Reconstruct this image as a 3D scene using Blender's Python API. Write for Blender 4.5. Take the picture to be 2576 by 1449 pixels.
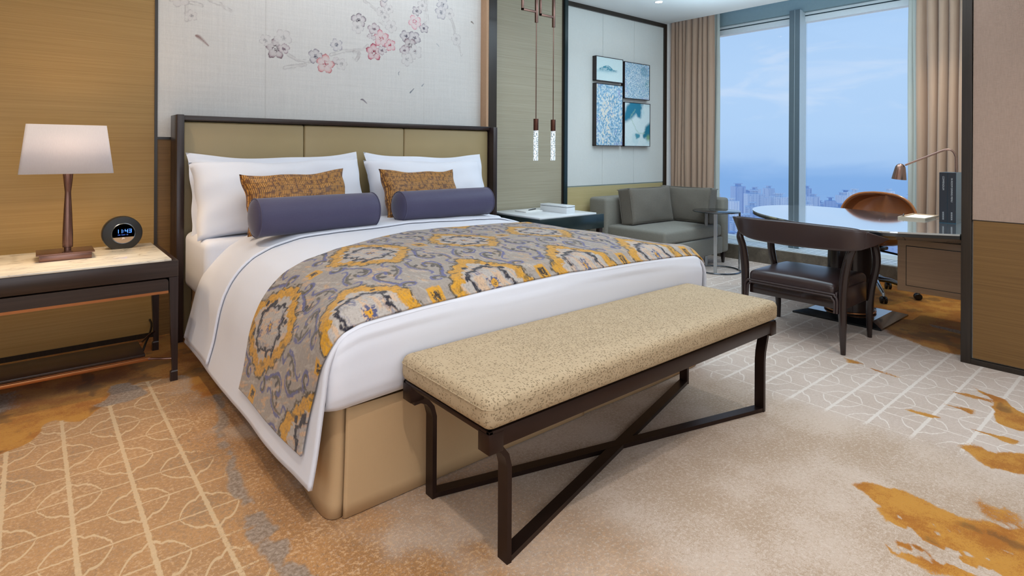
import bpy, bmesh, math, random
import numpy as np
from mathutils import Vector, Matrix

for o in list(bpy.data.objects):
    bpy.data.objects.remove(o)
S = bpy.context.scene
COL = S.collection
PI = math.pi
random.seed(4)
RNG = np.random.RandomState(7)


def srgb(h, a=1.0):
    if isinstance(h, str):
        h = h.lstrip('#')
        c = [int(h[i:i + 2], 16) / 255 for i in (0, 2, 4)]
    else:
        c = [v / 255 for v in h]
    return tuple((v / 12.92 if v <= .04045 else ((v + .055) / 1.055) ** 2.4) for v in c) + (a,)


# ------------------------------------------------------------------ camera
cd = bpy.data.cameras.new('camera')
cam = bpy.data.objects.new('camera', cd)
COL.objects.link(cam)
S.camera = cam
cd.sensor_width = 36
cd.lens = 1444.1 / 2576 * 36
cd.shift_y = -(724.5 - 377.55) / 2576
cd.clip_start = .05
cd.clip_end = 9000
yaw, roll = math.radians(320.0946), .00502
c_, s_ = math.cos(yaw), math.sin(yaw)
Rz = np.array([[c_, s_, 0], [-s_, c_, 0], [0, 0, 1]])
Bm = np.array([[1, 0, 0], [0, 0, -1], [0, 1, 0.]])
Rr = np.array([[math.cos(roll), -math.sin(roll), 0], [math.sin(roll), math.cos(roll), 0], [0, 0, 1]])
R = Rr @ Bm @ Rz
M = Matrix.Identity(4)
for i in range(3):
    M[i][0] = R[0][i]
    M[i][1] = -R[1][i]
    M[i][2] = -R[2][i]
M[2][3] = 1.15
cam.matrix_world = M


# ------------------------------------------------------------------ node helper
class NT:
    def __init__(s, tree):
        s.t = tree
        s.n = tree.nodes
        s.l = tree.links

    def new(s, typ, **kw):
        n = s.n.new(typ)
        for k, v in kw.items():
            setattr(n, k, v)
        return n

    def put(s, sock, v):
        if v is None:
            return
        if isinstance(v, bpy.types.NodeSocket):
            s.l.new(v, sock)
        else:
            if sock.type == 'RGBA' and hasattr(v, '__len__') and len(v) == 3:
                v = tuple(v) + (1,)
            sock.default_value = v

    def m(s, op, a, b=None, c=None, clamp=False):
        n = s.new('ShaderNodeMath', operation=op, use_clamp=clamp)
        for i, v in enumerate((a, b, c)):
            s.put(n.inputs[i], v)
        return n.outputs[0]

    def mix(s, f, a, b, mode='MIX'):
        n = s.new('ShaderNodeMix', data_type='RGBA', blend_type=mode)
        s.put(n.inputs[0], f)
        s.put(n.inputs[6], a)
        s.put(n.inputs[7], b)
        return n.outputs[2]

    def sep(s, v):
        n = s.new('ShaderNodeSeparateXYZ')
        s.put(n.inputs[0], v)
        return n.outputs

    def comb(s, x, y, z):
        n = s.new('ShaderNodeCombineXYZ')
        for i, v in enumerate((x, y, z)):
            s.put(n.inputs[i], v)
        return n.outputs[0]

    def co(s, kind='Object', scale=None):
        n = s.new('ShaderNodeTexCoord')
        o = n.outputs[kind]
        if scale is not None:
            mp = s.new('ShaderNodeMapping')
            s.l.new(o, mp.inputs[0])
            mp.inputs['Scale'].default_value = scale
            o = mp.outputs[0]
        return o

    def noise(s, vec, scale, detail=2, rough=.5, dist=0):
        n = s.new('ShaderNodeTexNoise')
        s.put(n.inputs['Vector'], vec)
        n.inputs['Scale'].default_value = scale
        n.inputs['Detail'].default_value = detail
        n.inputs['Roughness'].default_value = rough
        n.inputs['Distortion'].default_value = dist
        return n.outputs[0]

    def vor(s, vec, scale, feature='F1', rand=1):
        n = s.new('ShaderNodeTexVoronoi', feature=feature)
        s.put(n.inputs['Vector'], vec)
        n.inputs['Scale'].default_value = scale
        n.inputs['Randomness'].default_value = rand
        return n

    def ramp(s, f, stops, interp='LINEAR'):
        n = s.new('ShaderNodeValToRGB')
        s.put(n.inputs[0], f)
        r = n.color_ramp
        r.interpolation = interp
        while len(r.elements) > 1:
            r.elements.remove(r.elements[-1])
        r.elements[0].position = stops[0][0]
        r.elements[0].color = stops[0][1]
        for p, c in stops[1:]:
            e = r.elements.new(p)
            e.color = c
        return n.outputs[0]

    def smooth(s, v, a, b):
        n = s.new('ShaderNodeMapRange', interpolation_type='SMOOTHSTEP')
        s.put(n.inputs[0], v)
        n.inputs[1].default_value = a
        n.inputs[2].default_value = b
        n.inputs[3].default_value = 0
        n.inputs[4].default_value = 1
        return n.outputs[0]

    def bump(s, h, strength, dist=.002):
        n = s.new('ShaderNodeBump')
        n.inputs['Strength'].default_value = strength
        n.inputs['Distance'].default_value = dist
        s.put(n.inputs['Height'], h)
        return n.outputs[0]


# ------------------------------------------------------------------ world, exposure, large lights
W = bpy.data.worlds.new('hazy_sky')
S.world = W
W.use_nodes = True
w = NT(W.node_tree)
w.n.clear()
d = w.co('Generated')
dz = w.sep(d)[2]
cl = w.noise(w.comb(w.m('MULTIPLY', w.sep(d)[0], 2.0), w.m('MULTIPLY', w.sep(d)[1], 2.0), w.m('MULTIPLY', dz, 9.0)), 3.0, 5, .55, .6)
tt = w.m('ADD', dz, w.m('MULTIPLY', w.m('SUBTRACT', cl, .5), .035))
skyc = w.ramp(w.m('MULTIPLY_ADD', tt, 1.0, .5), [
    (0.0, srgb('f2f5fa')), (.26, srgb('e6edf8')), (.33, srgb('b4cdf2')), (.365, srgb('a6c4ee')), (.40, srgb('8fb7e8')), (.43, srgb('84afe6')),
    (.458, srgb('84b0e7')), (.474, srgb('93bbed')), (.487, srgb('a6c9f3')), (.53, srgb('b0d2f8')), (.62, srgb('b4d5fa')), (.75, srgb('a8ccf5')), (1.0, srgb('8fbdf0'))])
clf = w.smooth(w.m('MULTIPLY', cl, w.smooth(dz, -.04, .06)), .52, .75)
skyc = w.mix(w.m('MULTIPLY', clf, .45), skyc, srgb('d8e6fa'))
bg = w.new('ShaderNodeBackground')
w.put(bg.inputs[0], skyc)
bg.inputs[1].default_value = .95
w.l.new(bg.outputs[0], w.new('ShaderNodeOutputWorld').inputs[0])

vs = S.view_settings
vs.view_transform = 'Standard'
vs.look = 'None'
vs.gamma = 1
vs.use_curve_mapping = False
S.cycles.max_bounces = 6
S.cycles.diffuse_bounces = 3
S.cycles.glossy_bounces = 3
S.cycles.adaptive_threshold = .1
vs.exposure = 0.06


def lamp(name, kind, loc, energy, color, size=.1, target=None, size_y=None, spot=None, blend=.6):
    l = bpy.data.lights.new(name, kind)
    l.energy = energy
    l.color = color
    if kind == 'AREA':
        l.size = size
        if size_y:
            l.shape = 'RECTANGLE'
            l.size_y = size_y
    else:
        l.shadow_soft_size = size
    if spot:
        l.spot_size = math.radians(spot)
        l.spot_blend = blend
    o = bpy.data.objects.new(name, l)
    COL.objects.link(o)
    o.location = loc
    dv = Vector(target) - Vector(loc) if target is not None else Vector((0, 0, -1))
    o.rotation_euler = dv.to_track_quat('-Z', 'Y').to_euler()
    return o


WARM = (1.0, .72, .44)
NEUT = (1.0, .93, .87)
COOL = (.80, .90, 1.0)
CEIL = 2.655
# added soft fill: unseen area lights under the ceiling, with no cove behind them
lamp('ceiling_fill_light', 'AREA', (1.3, .9, CEIL - .04), 20, (.86, .93, 1.0), 2.4, size_y=2.6)
lamp('ceiling_fill_light', 'AREA', (4.3, 1.9, CEIL - .04), 34, (.74, .88, 1.0), 2.0, size_y=2.2)
lamp('ceiling_fill_uplight', 'AREA', (4.0, 2.1, 2.2), 34, (.58, .82, 1.0), 2.6, target=(4.0, 2.1, 3), size_y=2.4)  # added upward fill, unseen, so that the ceiling glows
lamp('ceiling_fill_uplight', 'AREA', (1.2, 1.0, 2.30), 16, (.88, .94, 1.0), 2.0, target=(1.2, 1.0, 3), size_y=1.6)
lamp('mural_fill_light', 'AREA', (1.85, 3.62, CEIL - .03), 6, (.84, .92, 1.0), 2.3, target=(1.85, 4.05, 1.6), size_y=.12)  # added strip that brightens the mural, no fitting modelled
# added fill lights behind and left of the camera, to lift the shadows
lamp('unseen_fill_light', 'AREA', (.9, -1.9, 1.2), 54, (.82, .90, 1.0), 4.4, target=(1.3, 1.5, .7), size_y=2.1)
lamp('unseen_fill_light', 'AREA', (-2.1, .6, 1.3), 20, (.76, .86, 1.0), 2.6, target=(1, .9, 1.0), size_y=1.8)
DOWN = [(.3, .55, 64, NEUT, 105), (.05, 3.24, 54, (1, .78, .55), 84), (1.75, 3.2, 5, NEUT, 100), (2.9, .35, 34, NEUT, 100),
        (4.851, 3.474, 12, NEUT, 90), (5.35, 1.35, 34, (1, .80, .58), 80), (3.55, 3.5, 6, COOL, 90), (-.7, 2.0, 30, (1, .86, .72), 100)]
for x, y, e, col, sp in DOWN:
    lamp('downlight_beam', 'SPOT', (x, y, CEIL - .012), e, col, .03, spot=sp, blend=.7)


# ------------------------------------------------------------------ materials
def base(name, rough=.5, metal=0.0, spec=.5):
    mt = bpy.data.materials.new(name)
    mt.use_nodes = True
    t = NT(mt.node_tree)
    b = t.n['Principled BSDF']
    b.inputs['Roughness'].default_value = rough
    b.inputs['Metallic'].default_value = metal
    b.inputs['Specular IOR Level'].default_value = spec
    return mt, t, b


def m_plain(name, col, rough=.5, metal=0, spec=.5, var=.04, scale=30, coat=0):
    mt, t, b = base(name, rough, metal, spec)
    c = srgb(col)
    n = t.noise(t.co(), scale, 2)
    d = tuple(v * (1 - var * 2) for v in c[:3]) + (1,)
    t.put(b.inputs['Base Color'], t.mix(n, d, c))
    if coat:
        b.inputs['Coat Weight'].default_value = coat
        b.inputs['Coat Roughness'].default_value = .08
    return mt


def m_wood(name, c1, c2, axis='Z', rough=.35, scale=1.0, spec=.5, bump=.15):
    mt, t, b = base(name, rough, 0, spec)
    sc = {'X': (3, 90, 90), 'Y': (90, 3, 90), 'Z': (90, 90, 3)}[axis]
    n = t.noise(t.co(scale=tuple(v * scale for v in sc)), 1.0, 4, .6)
    n2 = t.noise(t.co(scale=tuple(v * scale * .25 for v in sc)), 1.0, 2, .5)
    f = t.m('ADD', t.m('MULTIPLY', n, .6), t.m('MULTIPLY', n2, .4))
    t.put(b.inputs['Base Color'], t.ramp(f, [(.3, srgb(c1)), (.7, srgb(c2))]))
    t.put(b.inputs['Normal'], t.bump(n, bump, .001))
    return mt


def m_grain(name, c1, c2, c3, rough=.45, vert=False, metal=0.0):
    """horizontal thread wallcovering on a plane of any facing"""
    mt, t, b = base(name, rough, metal, .4)
    o = t.co()
    sc1 = (2.6, 2.6, 620) if not vert else (620, 620, 2.6)
    mp = t.new('ShaderNodeMapping'); t.put(mp.inputs[0], o); mp.inputs['Scale'].default_value = sc1
    mp2 = t.new('ShaderNodeMapping'); t.put(mp2.inputs[0], o); mp2.inputs['Scale'].default_value = tuple(v * .35 for v in sc1)
    n1 = t.noise(mp.outputs[0], 1, 3, .65)
    n2 = t.noise(mp2.outputs[0], 1, 3, .6)
    f = t.m('ADD', t.m('MULTIPLY', n1, .55), t.m('MULTIPLY', n2, .45))
    t.put(b.inputs['Base Color'], t.ramp(f, [(.28, srgb(c1)), (.5, srgb(c2)), (.72, srgb(c3))]))
    t.put(b.inputs['Normal'], t.bump(n1, .25, .0008))
    return mt


def weave_nodes(t, vec, s):
    x, y, z = t.sep(vec)
    a = t.m('SINE', t.m('MULTIPLY', t.m('ADD', x, y), s))
    c = t.m('SINE', t.m('MULTIPLY', z, s))
    return t.m('MULTIPLY', a, c)


def m_fabric(name, col, rough=.85, weave=1400, bump=.2, var=.12, vscale=8, col2=None, thread=.15, sheen=.0):
    mt, t, b = base(name, rough, 0, .2)
    o = t.co()
    c = srgb(col)
    d = srgb(col2) if col2 else tuple(v * (1 - var) for v in c[:3]) + (1,)
    n = t.noise(o, vscale, 4, .6)
    cc = t.mix(n, d, c)
    th1 = t.noise(t.co(scale=(40, 40, 700)), 1, 2)
    th2 = t.noise(t.co(scale=(600, 600, 30)), 1, 2)
    th = t.m('MULTIPLY', th1, th2)
    cc = t.mix(t.m('MULTIPLY', t.smooth(th, .12, .4), thread), cc, tuple(v * .55 for v in c[:3]) + (1,))
    t.put(b.inputs['Base Color'], cc)
    t.put(b.inputs['Normal'], t.bump(t.m('ADD', weave_nodes(t, o, weave), t.m('MULTIPLY', n, 1.2)), bump, .0008))
    if sheen:
        b.inputs['Sheen Weight'].default_value = sheen
        b.inputs['Sheen Roughness'].default_value = .4
    return mt


def m_emit(name, col, strength, basecol=None):
    mt, t, b = base(name, .6)
    n = t.noise(t.co(), 20, 1)
    c = srgb(col)
    t.put(b.inputs['Base Color'], t.mix(n, c, srgb(basecol) if basecol else c))
    b.inputs['Emission Color'].default_value = c
    b.inputs['Emission Strength'].default_value = strength
    return mt


def m_glass(name, gloss=.05, tint=(1, 1, 1, 1), rough=0.0):
    mt = bpy.data.materials.new(name)
    mt.use_nodes = True
    t = NT(mt.node_tree)
    t.n.clear()
    tr = t.new('ShaderNodeBsdfTransparent'); tr.inputs[0].default_value = tint
    gl = t.new('ShaderNodeBsdfGlossy'); gl.inputs['Roughness'].default_value = rough
    mx = t.new('ShaderNodeMixShader')
    lw = t.new('ShaderNodeLayerWeight'); lw.inputs[0].default_value = .12
    t.put(mx.inputs[0], t.m('MULTIPLY', lw.outputs['Fresnel'], gloss / .05))
    t.l.new(tr.outputs[0], mx.inputs[1]); t.l.new(gl.outputs[0], mx.inputs[2])
    t.l.new(mx.outputs[0], t.new('ShaderNodeOutputMaterial').inputs[0])
    return mt


def m_attr(name, attr='paint', rough=.85, bump=.15, weave=1200, sheen=0, spec=.2, wstr=1.0):
    """colour painted per vertex: a printed or woven pattern"""
    mt, t, b = base(name, rough, 0, spec)
    a = t.new('ShaderNodeAttribute', attribute_name=attr)
    o = t.co()
    th = t.noise(t.co(scale=(500, 500, 60)), 1, 2)
    th2 = t.noise(t.co(scale=(60, 60, 500)), 1, 2)
    f = t.m('MULTIPLY', t.m('ADD', th, th2), .5)
    k = t.m('MULTIPLY_ADD', t.m('SUBTRACT', f, .5), .5 * wstr, 1.0)
    t.put(b.inputs['Base Color'], t.mix(1.0, a.outputs['Color'], t.comb(k, k, k), 'MULTIPLY'))
    t.put(b.inputs['Normal'], t.bump(f, bump, .001))
    if sheen:
        b.inputs['Sheen Weight'].default_value = sheen
    return mt


MT = {}
MT['dark_wood'] = m_wood('dark_stained_wood', '20150f', '3a2a25', 'X', .3)
MT['dark_wood_v'] = m_wood('dark_stained_wood_upright', '1f1612', '38292a', 'Z', .3)
MT['trim'] = m_wood('dark_bronze_trim', '1f1813', '32281f', 'Z', .3)
MT['trim_blue'] = m_plain('dark_polished_trim', '2b3a3c', .2, .3)
MT['bronze'] = m_plain('brushed_bronze', '86655a', .27, .95, var=.08)
MT['bench_metal'] = m_plain('dark_bronze_metal', '3a2b26', .33, .75, var=.08)
MT['copper'] = m_plain('satin_copper', 'b87c50', .35, .9, var=.08)
MT['wall_gold'] = m_grain('gold_thread_wallcovering', '93733f', 'a4824b', 'b39158')
MT['wall_beige'] = m_grain('beige_thread_wallcovering', '988e76', 'aaa18a', 'b9b19d')
MT['wall_dado'] = m_grain('straw_thread_wallcovering', 'b0a070', 'c0b080', 'cfc094')
MT['closet_lower'] = m_grain('bronze_thread_panel', '634522', '7b5a30', '8a683c')
MT['closet_upper'] = m_fabric('pinkish_linen_panel', 'b59c8c', var=.08, thread=.35, vscale=5)
MT['art_panel'] = m_fabric('pale_linen_panel', 'dde0dc', var=.05, thread=.12, vscale=5)
MT['ceiling'] = m_plain('ceiling_paint', 'e3e6e6', .9, var=.01)
MT['wall_plain'] = m_plain('pale_wall_paint', 'e2dcd2', .85, var=.02)
MT['reveal'] = m_fabric('warm_glow_reveal', 'c9a282', thread=.3)  # warm glow on the reveal is put into this peach colour
MT['white_linen'] = m_fabric('white_bed_linen', 'e5e6ee', .8, weave=2500, bump=.04, var=.03, vscale=6, thread=.02)
MT['white_linen2'] = m_fabric('white_satin_bed_linen', 'e6e7ef', .6, weave=2500, bump=.03, var=.02, vscale=6, thread=.01, sheen=.1)
MT['leather_olive'] = m_plain('olive_tan_leather', 'a9946b', .38, 0, .5, var=.04, scale=6)
MT['skirt'] = m_fabric('tan_bed_skirt_cloth', 'c6a47b', weave=1800, bump=.06, var=.05, thread=.04)
MT['navy'] = m_fabric('slate_blue_satin', '54506a', .5, weave=2600, bump=.08, var=.1, thread=.25, sheen=.3)
MT['sofa'] = m_fabric('grey_sofa_weave', '8d8a80', weave=900, bump=.25, var=.12, thread=.35, vscale=60, sheen=.2)
MT['sofa_cushion'] = m_fabric('grey_brown_cushion_weave', '767066', weave=900, bump=.25, var=.12, thread=.35, vscale=60, sheen=.25)
MT['leather_dark'] = m_plain('dark_brown_leather', '3a2b2a', .3, 0, .6, var=.08, scale=12)
MT['leather_tan'] = m_plain('tan_leather', 'a8683a', .25, 0, .6, var=.08, scale=10)
MT['chair_wood'] = m_wood('dark_polished_chair_wood', '1e1412', '2e201e', 'Z', .16, spec=.6, bump=.03)
MT['gloss_black'] = m_plain('black_lacquer', '14181c', .12, 0, .6, coat=.5)
MT['desk_top'] = m_plain('desk_glass_top', 'dfe6ea', .05, .85, .9, coat=1.0, var=.01)
MT['chrome'] = m_plain('brushed_chrome', 'b7bec4', .22, 1.0)
MT['chrome_dark'] = m_plain('smoked_chrome', '6f7780', .22, 1.0)
MT['lamp_metal'] = m_plain('bronzed_nickel', '96776a', .25, 1.0)
MT['plastic_black'] = m_plain('black_plastic', '0c0c0d', .4, 0, .5)
MT['alu_backlit'] = m_plain('window_backlit_aluminium', '5b6b74', .45, .2)  # darker copy: shade of the mullion's backlit room face, put into the colour
MT['alu_daylit'] = m_plain('window_daylit_aluminium', 'cfdde4', .4, .1)  # lighter copy: daylight on the mullion's side face, put into the colour
MT['alu_white'] = m_plain('window_white_aluminium', 'e8f0f4', .4, 0)
MT['cove_grey'] = m_plain('grey_window_head_paint', '8aa0a6', .8)
MT['groove'] = m_plain('dark_groove', '14303c', .6)
MT['seam'] = m_plain('thin_grey_seam', '8c9894', .6)
MT['glass'] = m_glass('window_glass', .03)
MT['paper'] = m_plain('white_paper', 'efeeea', .7, var=.01)
MT['white_lacquer'] = m_plain('white_lacquer', 'e9ecee', .25, 0, .5, var=.01)
MT['tray_bone'] = m_plain('bone_tray', 'b3a38e', .4, 0, .5)
MT['desk_veneer'] = m_wood('taupe_wood_veneer', 'ab8a6c', 'bf9b78', 'Y', .4)
MT['binder'] = m_plain('black_binder_leatherette', '20222a', .4, 0, .5)
MT['binder_side'] = m_plain('teal_reflection_slipcase', '2c5668', .25, 0, .6)  # teal reflection on the case side is put into the base colour
MT['ink'] = m_plain('silver_foil_lettering', 'c8c8c8', .4, .3)
MT['led_blue'] = m_emit('blue_led_digits', '4a86ff', 2.2)
MT['bulb'] = m_emit('warm_bulb', 'ffd9a8', 2)
MT['down_lens'] = m_emit('downlight_lens', 'fff3e0', 8)


def mk_shade():
    mt = bpy.data.materials.new('white_pleated_lampshade')
    mt.use_nodes = True
    t = NT(mt.node_tree)
    t.n.clear()
    df = t.new('ShaderNodeBsdfDiffuse')
    tl = t.new('ShaderNodeBsdfTranslucent')
    n = t.noise(t.co(scale=(500, 500, 20)), 1, 2)
    c = t.mix(n, srgb('d2ced2'), srgb('dedade'))
    t.put(df.inputs[0], c); t.put(tl.inputs[0], c)
    mx = t.new('ShaderNodeMixShader'); mx.inputs[0].default_value = .17
    t.l.new(df.outputs[0], mx.inputs[1]); t.l.new(tl.outputs[0], mx.inputs[2])
    t.l.new(mx.outputs[0], t.new('ShaderNodeOutputMaterial').inputs[0])
    return mt


MT['shade'] = mk_shade()


def mk_bubble():
    mt = bpy.data.materials.new('bubbled_crystal_glass')
    mt.use_nodes = True
    t = NT(mt.node_tree)
    b = t.n['Principled BSDF']
    v = t.vor(t.co(scale=(1, 1, .7)), 170)
    f = t.smooth(v.outputs['Distance'], .28, .5)
    n = t.smooth(t.noise(t.co(), 90, 3), .45, .6)
    k = t.m('MULTIPLY', f, n)
    t.put(b.inputs['Base Color'], t.mix(k, srgb('a9c0c8'), srgb('ffffff')))
    b.inputs['Roughness'].default_value = .12
    t.put(b.inputs['Emission Color'], srgb('eef6ff'))
    t.put(b.inputs['Emission Strength'], t.m('MULTIPLY', k, 1.3))
    t.put(b.inputs['Alpha'], t.m('MULTIPLY_ADD', k, .55, .42))
    t.put(b.inputs['Normal'], t.bump(v.outputs['Distance'], .8, .004))
    return mt


MT['bubble'] = mk_bubble()


def mk_marble():
    mt, t, b = base('cream_marble', .12, 0, .5)
    o = t.co()
    n = t.noise(t.comb(*[t.m('MULTIPLY', a, k) for a, k in zip(t.sep(o), (2.2, 5, 3))]), 1.3, 5, .55, .8)
    v = t.m('ABSOLUTE', t.m('SUBTRACT', n, .5))
    c = t.ramp(v, [(0.0, srgb('bdb4a6')), (.012, srgb('d8cfbf')), (.06, srgb('e6decd')), (.3, srgb('efe8da'))])
    t.put(b.inputs['Base Color'], c)
    return mt


MT['marble'] = mk_marble()


def mk_stone():
    mt, t, b = base('brown_sill_stone', .5, 0, .4)
    n = t.noise(t.co(), 9, 6, .7, .6)
    t.put(b.inputs['Base Color'], t.ramp(n, [(.3, srgb('4c443a')), (.6, srgb('6b6154')), (.75, srgb('8b8072'))]))
    return mt


MT['stone'] = mk_stone()


def mk_bench():
    mt, t, b = base('sand_basketweave_upholstery', .7, 0, .3)
    o = t.co()
    x, y, z = t.sep(o)
    # short dashes pointing along two directions, like woven raffia
    ck = t.noise(o, 75, 1)
    sel = t.smooth(ck, .46, .54)
    v1 = t.vor(t.comb(t.m('MULTIPLY', x, .45), y, z), 175, rand=.75)
    v2 = t.vor(t.comb(x, t.m('MULTIPLY', y, .45), t.m('MULTIPLY', z, .45)), 175, rand=.75)
    dist = t.m('ADD', t.m('MULTIPLY', v1.outputs['Distance'], sel), t.m('MULTIPLY', v2.outputs['Distance'], t.m('SUBTRACT', 1.0, sel)))
    dot = t.m('SUBTRACT', 1.0, t.smooth(dist, .20, .38))
    c = t.mix(t.noise(o, 25, 3), srgb('ae9878'), srgb('bea888'))
    t.put(b.inputs['Base Color'], t.mix(t.m('MULTIPLY', dot, .6), c, srgb('6e5c3e')))
    t.put(b.inputs['Normal'], t.bump(t.m('SUBTRACT', 1.0, dot), .7, .003))
    return mt


MT['bench'] = mk_bench()


def mk_quilt():
    mt, t, b = base('pleated_copper_silk', .42, 0, .5)
    uv = t.new('ShaderNodeTexCoord').outputs['UV']
    u, v, _ = t.sep(uv)
    row = t.m('FLOOR', t.m('MULTIPLY', v, 11.0))
    wob = t.noise(t.comb(t.m('MULTIPLY', u, 9.0), t.m('MULTIPLY', row, 3.7), 0.0), 1.0, 2)
    ph = t.m('MULTIPLY_ADD', u, 62.0, t.m('MULTIPLY', wob, 2.5))
    pl = t.m('ABSOLUTE', t.m('SUBTRACT', t.m('FRACT', ph), .5))
    n = t.noise(t.comb(t.m('MULTIPLY', t.m('FLOOR', ph), .8), t.m('MULTIPLY', v, 9.0), t.m('MULTIPLY', row, .6)), 1.0, 2, .6)
    fl = t.m('FRACT', t.m('MULTIPLY', v, 11.0))
    st = t.m('LESS_THAN', t.m('ABSOLUTE', t.m('SUBTRACT', fl, .5)), 0.455)
    on = t.m('MULTIPLY', t.smooth(n, .40, .52), t.smooth(pl, .10, .26))
    c = t.mix(on, srgb('6e4420'), srgb('c98d3e'))
    c = t.mix(t.m('MULTIPLY', t.m('SUBTRACT', 1.0, st), .6), c, srgb('54361c'))
    t.put(b.inputs['Base Color'], c)
    h = t.m('MULTIPLY', t.m('ADD', pl, t.m('MULTIPLY', on, .3)), st)
    t.put(b.inputs['Normal'], t.bump(h, .7, .004))
    return mt


MT['quilt'] = mk_quilt()


def mk_curtain(name, c1, c2, alpha=None):
    mt, t, b = base(name, .75, 0, .2)
    n = t.noise(t.co(scale=(200, 200, 3)), 1, 3)
    t.put(b.inputs['Base Color'], t.mix(n, srgb(c1), srgb(c2)))
    b.inputs['Sheen Weight'].default_value = .3
    t.put(b.inputs['Normal'], t.bump(n, .1, .001))
    if alpha:
        b.inputs['Alpha'].default_value = alpha
    return mt


MT['curtain'] = mk_curtain('taupe_curtain_cloth', 'a88c76', 'bda08a')
MT['sheer'] = mk_curtain('pale_sheer_cloth', 'b9c0b8', 'cfd3ca', .85)


# ------------------------------------------------------------------ mesh helpers
def prim_box(p0, p1, bev=0, seg=2):
    b = bmesh.new()
    bmesh.ops.create_cube(b, size=1)
    c = [(a + q) / 2 for a, q in zip(p0, p1)]
    s = [abs(q - a) for a, q in zip(p0, p1)]
    for v in b.verts:
        v.co = Vector((v.co.x * s[0] + c[0], v.co.y * s[1] + c[1], v.co.z * s[2] + c[2]))
    if bev > 0:
        bev = min(bev, min(s) * .49)
        bmesh.ops.bevel(b, geom=b.edges[:], offset=bev, segments=seg, profile=.5, affect='EDGES')
    return b


def merge(dst, src, mat=None):
    if mat is not None:
        src.transform(mat)
    me = bpy.data.meshes.new('tmp')
    src.to_mesh(me)
    dst.from_mesh(me)
    bpy.data.meshes.remove(me)
    src.free()


def box(bm, p0, p1, bev=0, seg=2, mat=None):
    merge(bm, prim_box(p0, p1, bev, seg), mat)


def gridf(bm, fn, nu, nv, cu=False, cv=False, uvs=False):
    """surface fn(i/nu, j/nv) -> point"""
    ru = nu if cu else nu + 1
    rv = nv if cv else nv + 1
    vs_ = [[bm.verts.new(fn(i / nu, j / nv)) for j in range(rv)] for i in range(ru)]
    uvl = bm.loops.layers.uv.verify() if uvs else None
    for i in range(nu):
        for j in range(nv):
            i2, j2 = (i + 1) % ru, (j + 1) % rv
            try:
                f = bm.faces.new((vs_[i][j], vs_[i2][j], vs_[i2][j2], vs_[i][j2]))
            except ValueError:
                continue
            if uvs:
                for lp, (a, c) in zip(f.loops, ((i, j), (i + 1, j), (i + 1, j + 1), (i, j + 1))):
                    lp[uvl].uv = (a / nu, c / nv)
    return vs_


def tube(bm, pts, r, seg=10, cap=True, closed=False):
    pts = [Vector(p) for p in pts]
    n = len(pts)
    rs = r if isinstance(r, (list, tuple)) else [r] * n
    rings = []
    up = None
    for i, p in enumerate(pts):
        a = pts[(i - 1) % n] if (i > 0 or closed) else p
        b = pts[(i + 1) % n] if (i < n - 1 or closed) else p
        t = (b - a).normalized()
        if up is None:
            up = Vector((0, 0, 1)) if abs(t.z) < .9 else Vector((1, 0, 0))
        x = up.cross(t)
        if x.length < 1e-5:
            x = Vector((1, 0, 0)).cross(t)
        x.normalize()
        y = t.cross(x).normalized()
        up = y
        rings.append([bm.verts.new(p + (x * math.cos(2 * PI * k / seg) + y * math.sin(2 * PI * k / seg)) * rs[i]) for k in range(seg)])
    m = n if closed else n - 1
    for i in range(m):
        A, B = rings[i], rings[(i + 1) % n]
        for k in range(seg):
            bm.faces.new((A[k], A[(k + 1) % seg], B[(k + 1) % seg], B[k]))
    if cap and not closed:
        bm.faces.new(rings[0][::-1])
        bm.faces.new(rings[-1])


def lathe(bm, prof, c=(0, 0, 0), seg=32, axis='Z', ex=1.0, ey=1.0):
    def fn(u, v):
        k = u * (len(prof) - 1)
        i = min(int(round(k)), len(prof) - 1)
        r, z = prof[i]
        a = 2 * PI * v
        p = (r * math.cos(a) * ex, r * math.sin(a) * ey, z)
        if axis == 'X':
            p = (p[2], p[0], p[1])
        elif axis == 'Y':
            p = (p[0], p[2], p[1])
        return Vector(p) + Vector(c)
    g = gridf(bm, fn, len(prof) - 1, seg, cv=True)
    for row, e in ((g[0], 0), (g[-1], -1)):
        if prof[e][0] > 1e-4:
            try:
                bm.faces.new(row)
            except ValueError:
                pass
    bmesh.ops.remove_doubles(bm, verts=[v for v in bm.verts if v.is_valid], dist=1e-6)


def prism(bm, poly, z0, z1, bev=0, plane='XY'):
    b = bmesh.new()
    def P(p, z):
        return {'XY': (p[0], p[1], z), 'XZ': (p[0], z, p[1]), 'YZ': (z, p[0], p[1])}[plane]
    lo = [b.verts.new(P(p, z0)) for p in poly]
    hi = [b.verts.new(P(p, z1)) for p in poly]
    n = len(poly)
    b.faces.new(lo)
    b.faces.new(hi)
    for i in range(n):
        b.faces.new((lo[i], lo[(i + 1) % n], hi[(i + 1) % n], hi[i]))
    bmesh.ops.recalc_face_normals(b, faces=b.faces[:])
    if bev:
        es = [e for e in b.edges if not (e.verts[0] in lo and e.verts[1] in hi) and not (e.verts[1] in lo and e.verts[0] in hi)]
        bmesh.ops.bevel(b, geom=es, offset=bev, segments=2, profile=.5, affect='EDGES')
    merge(bm, b)


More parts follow.
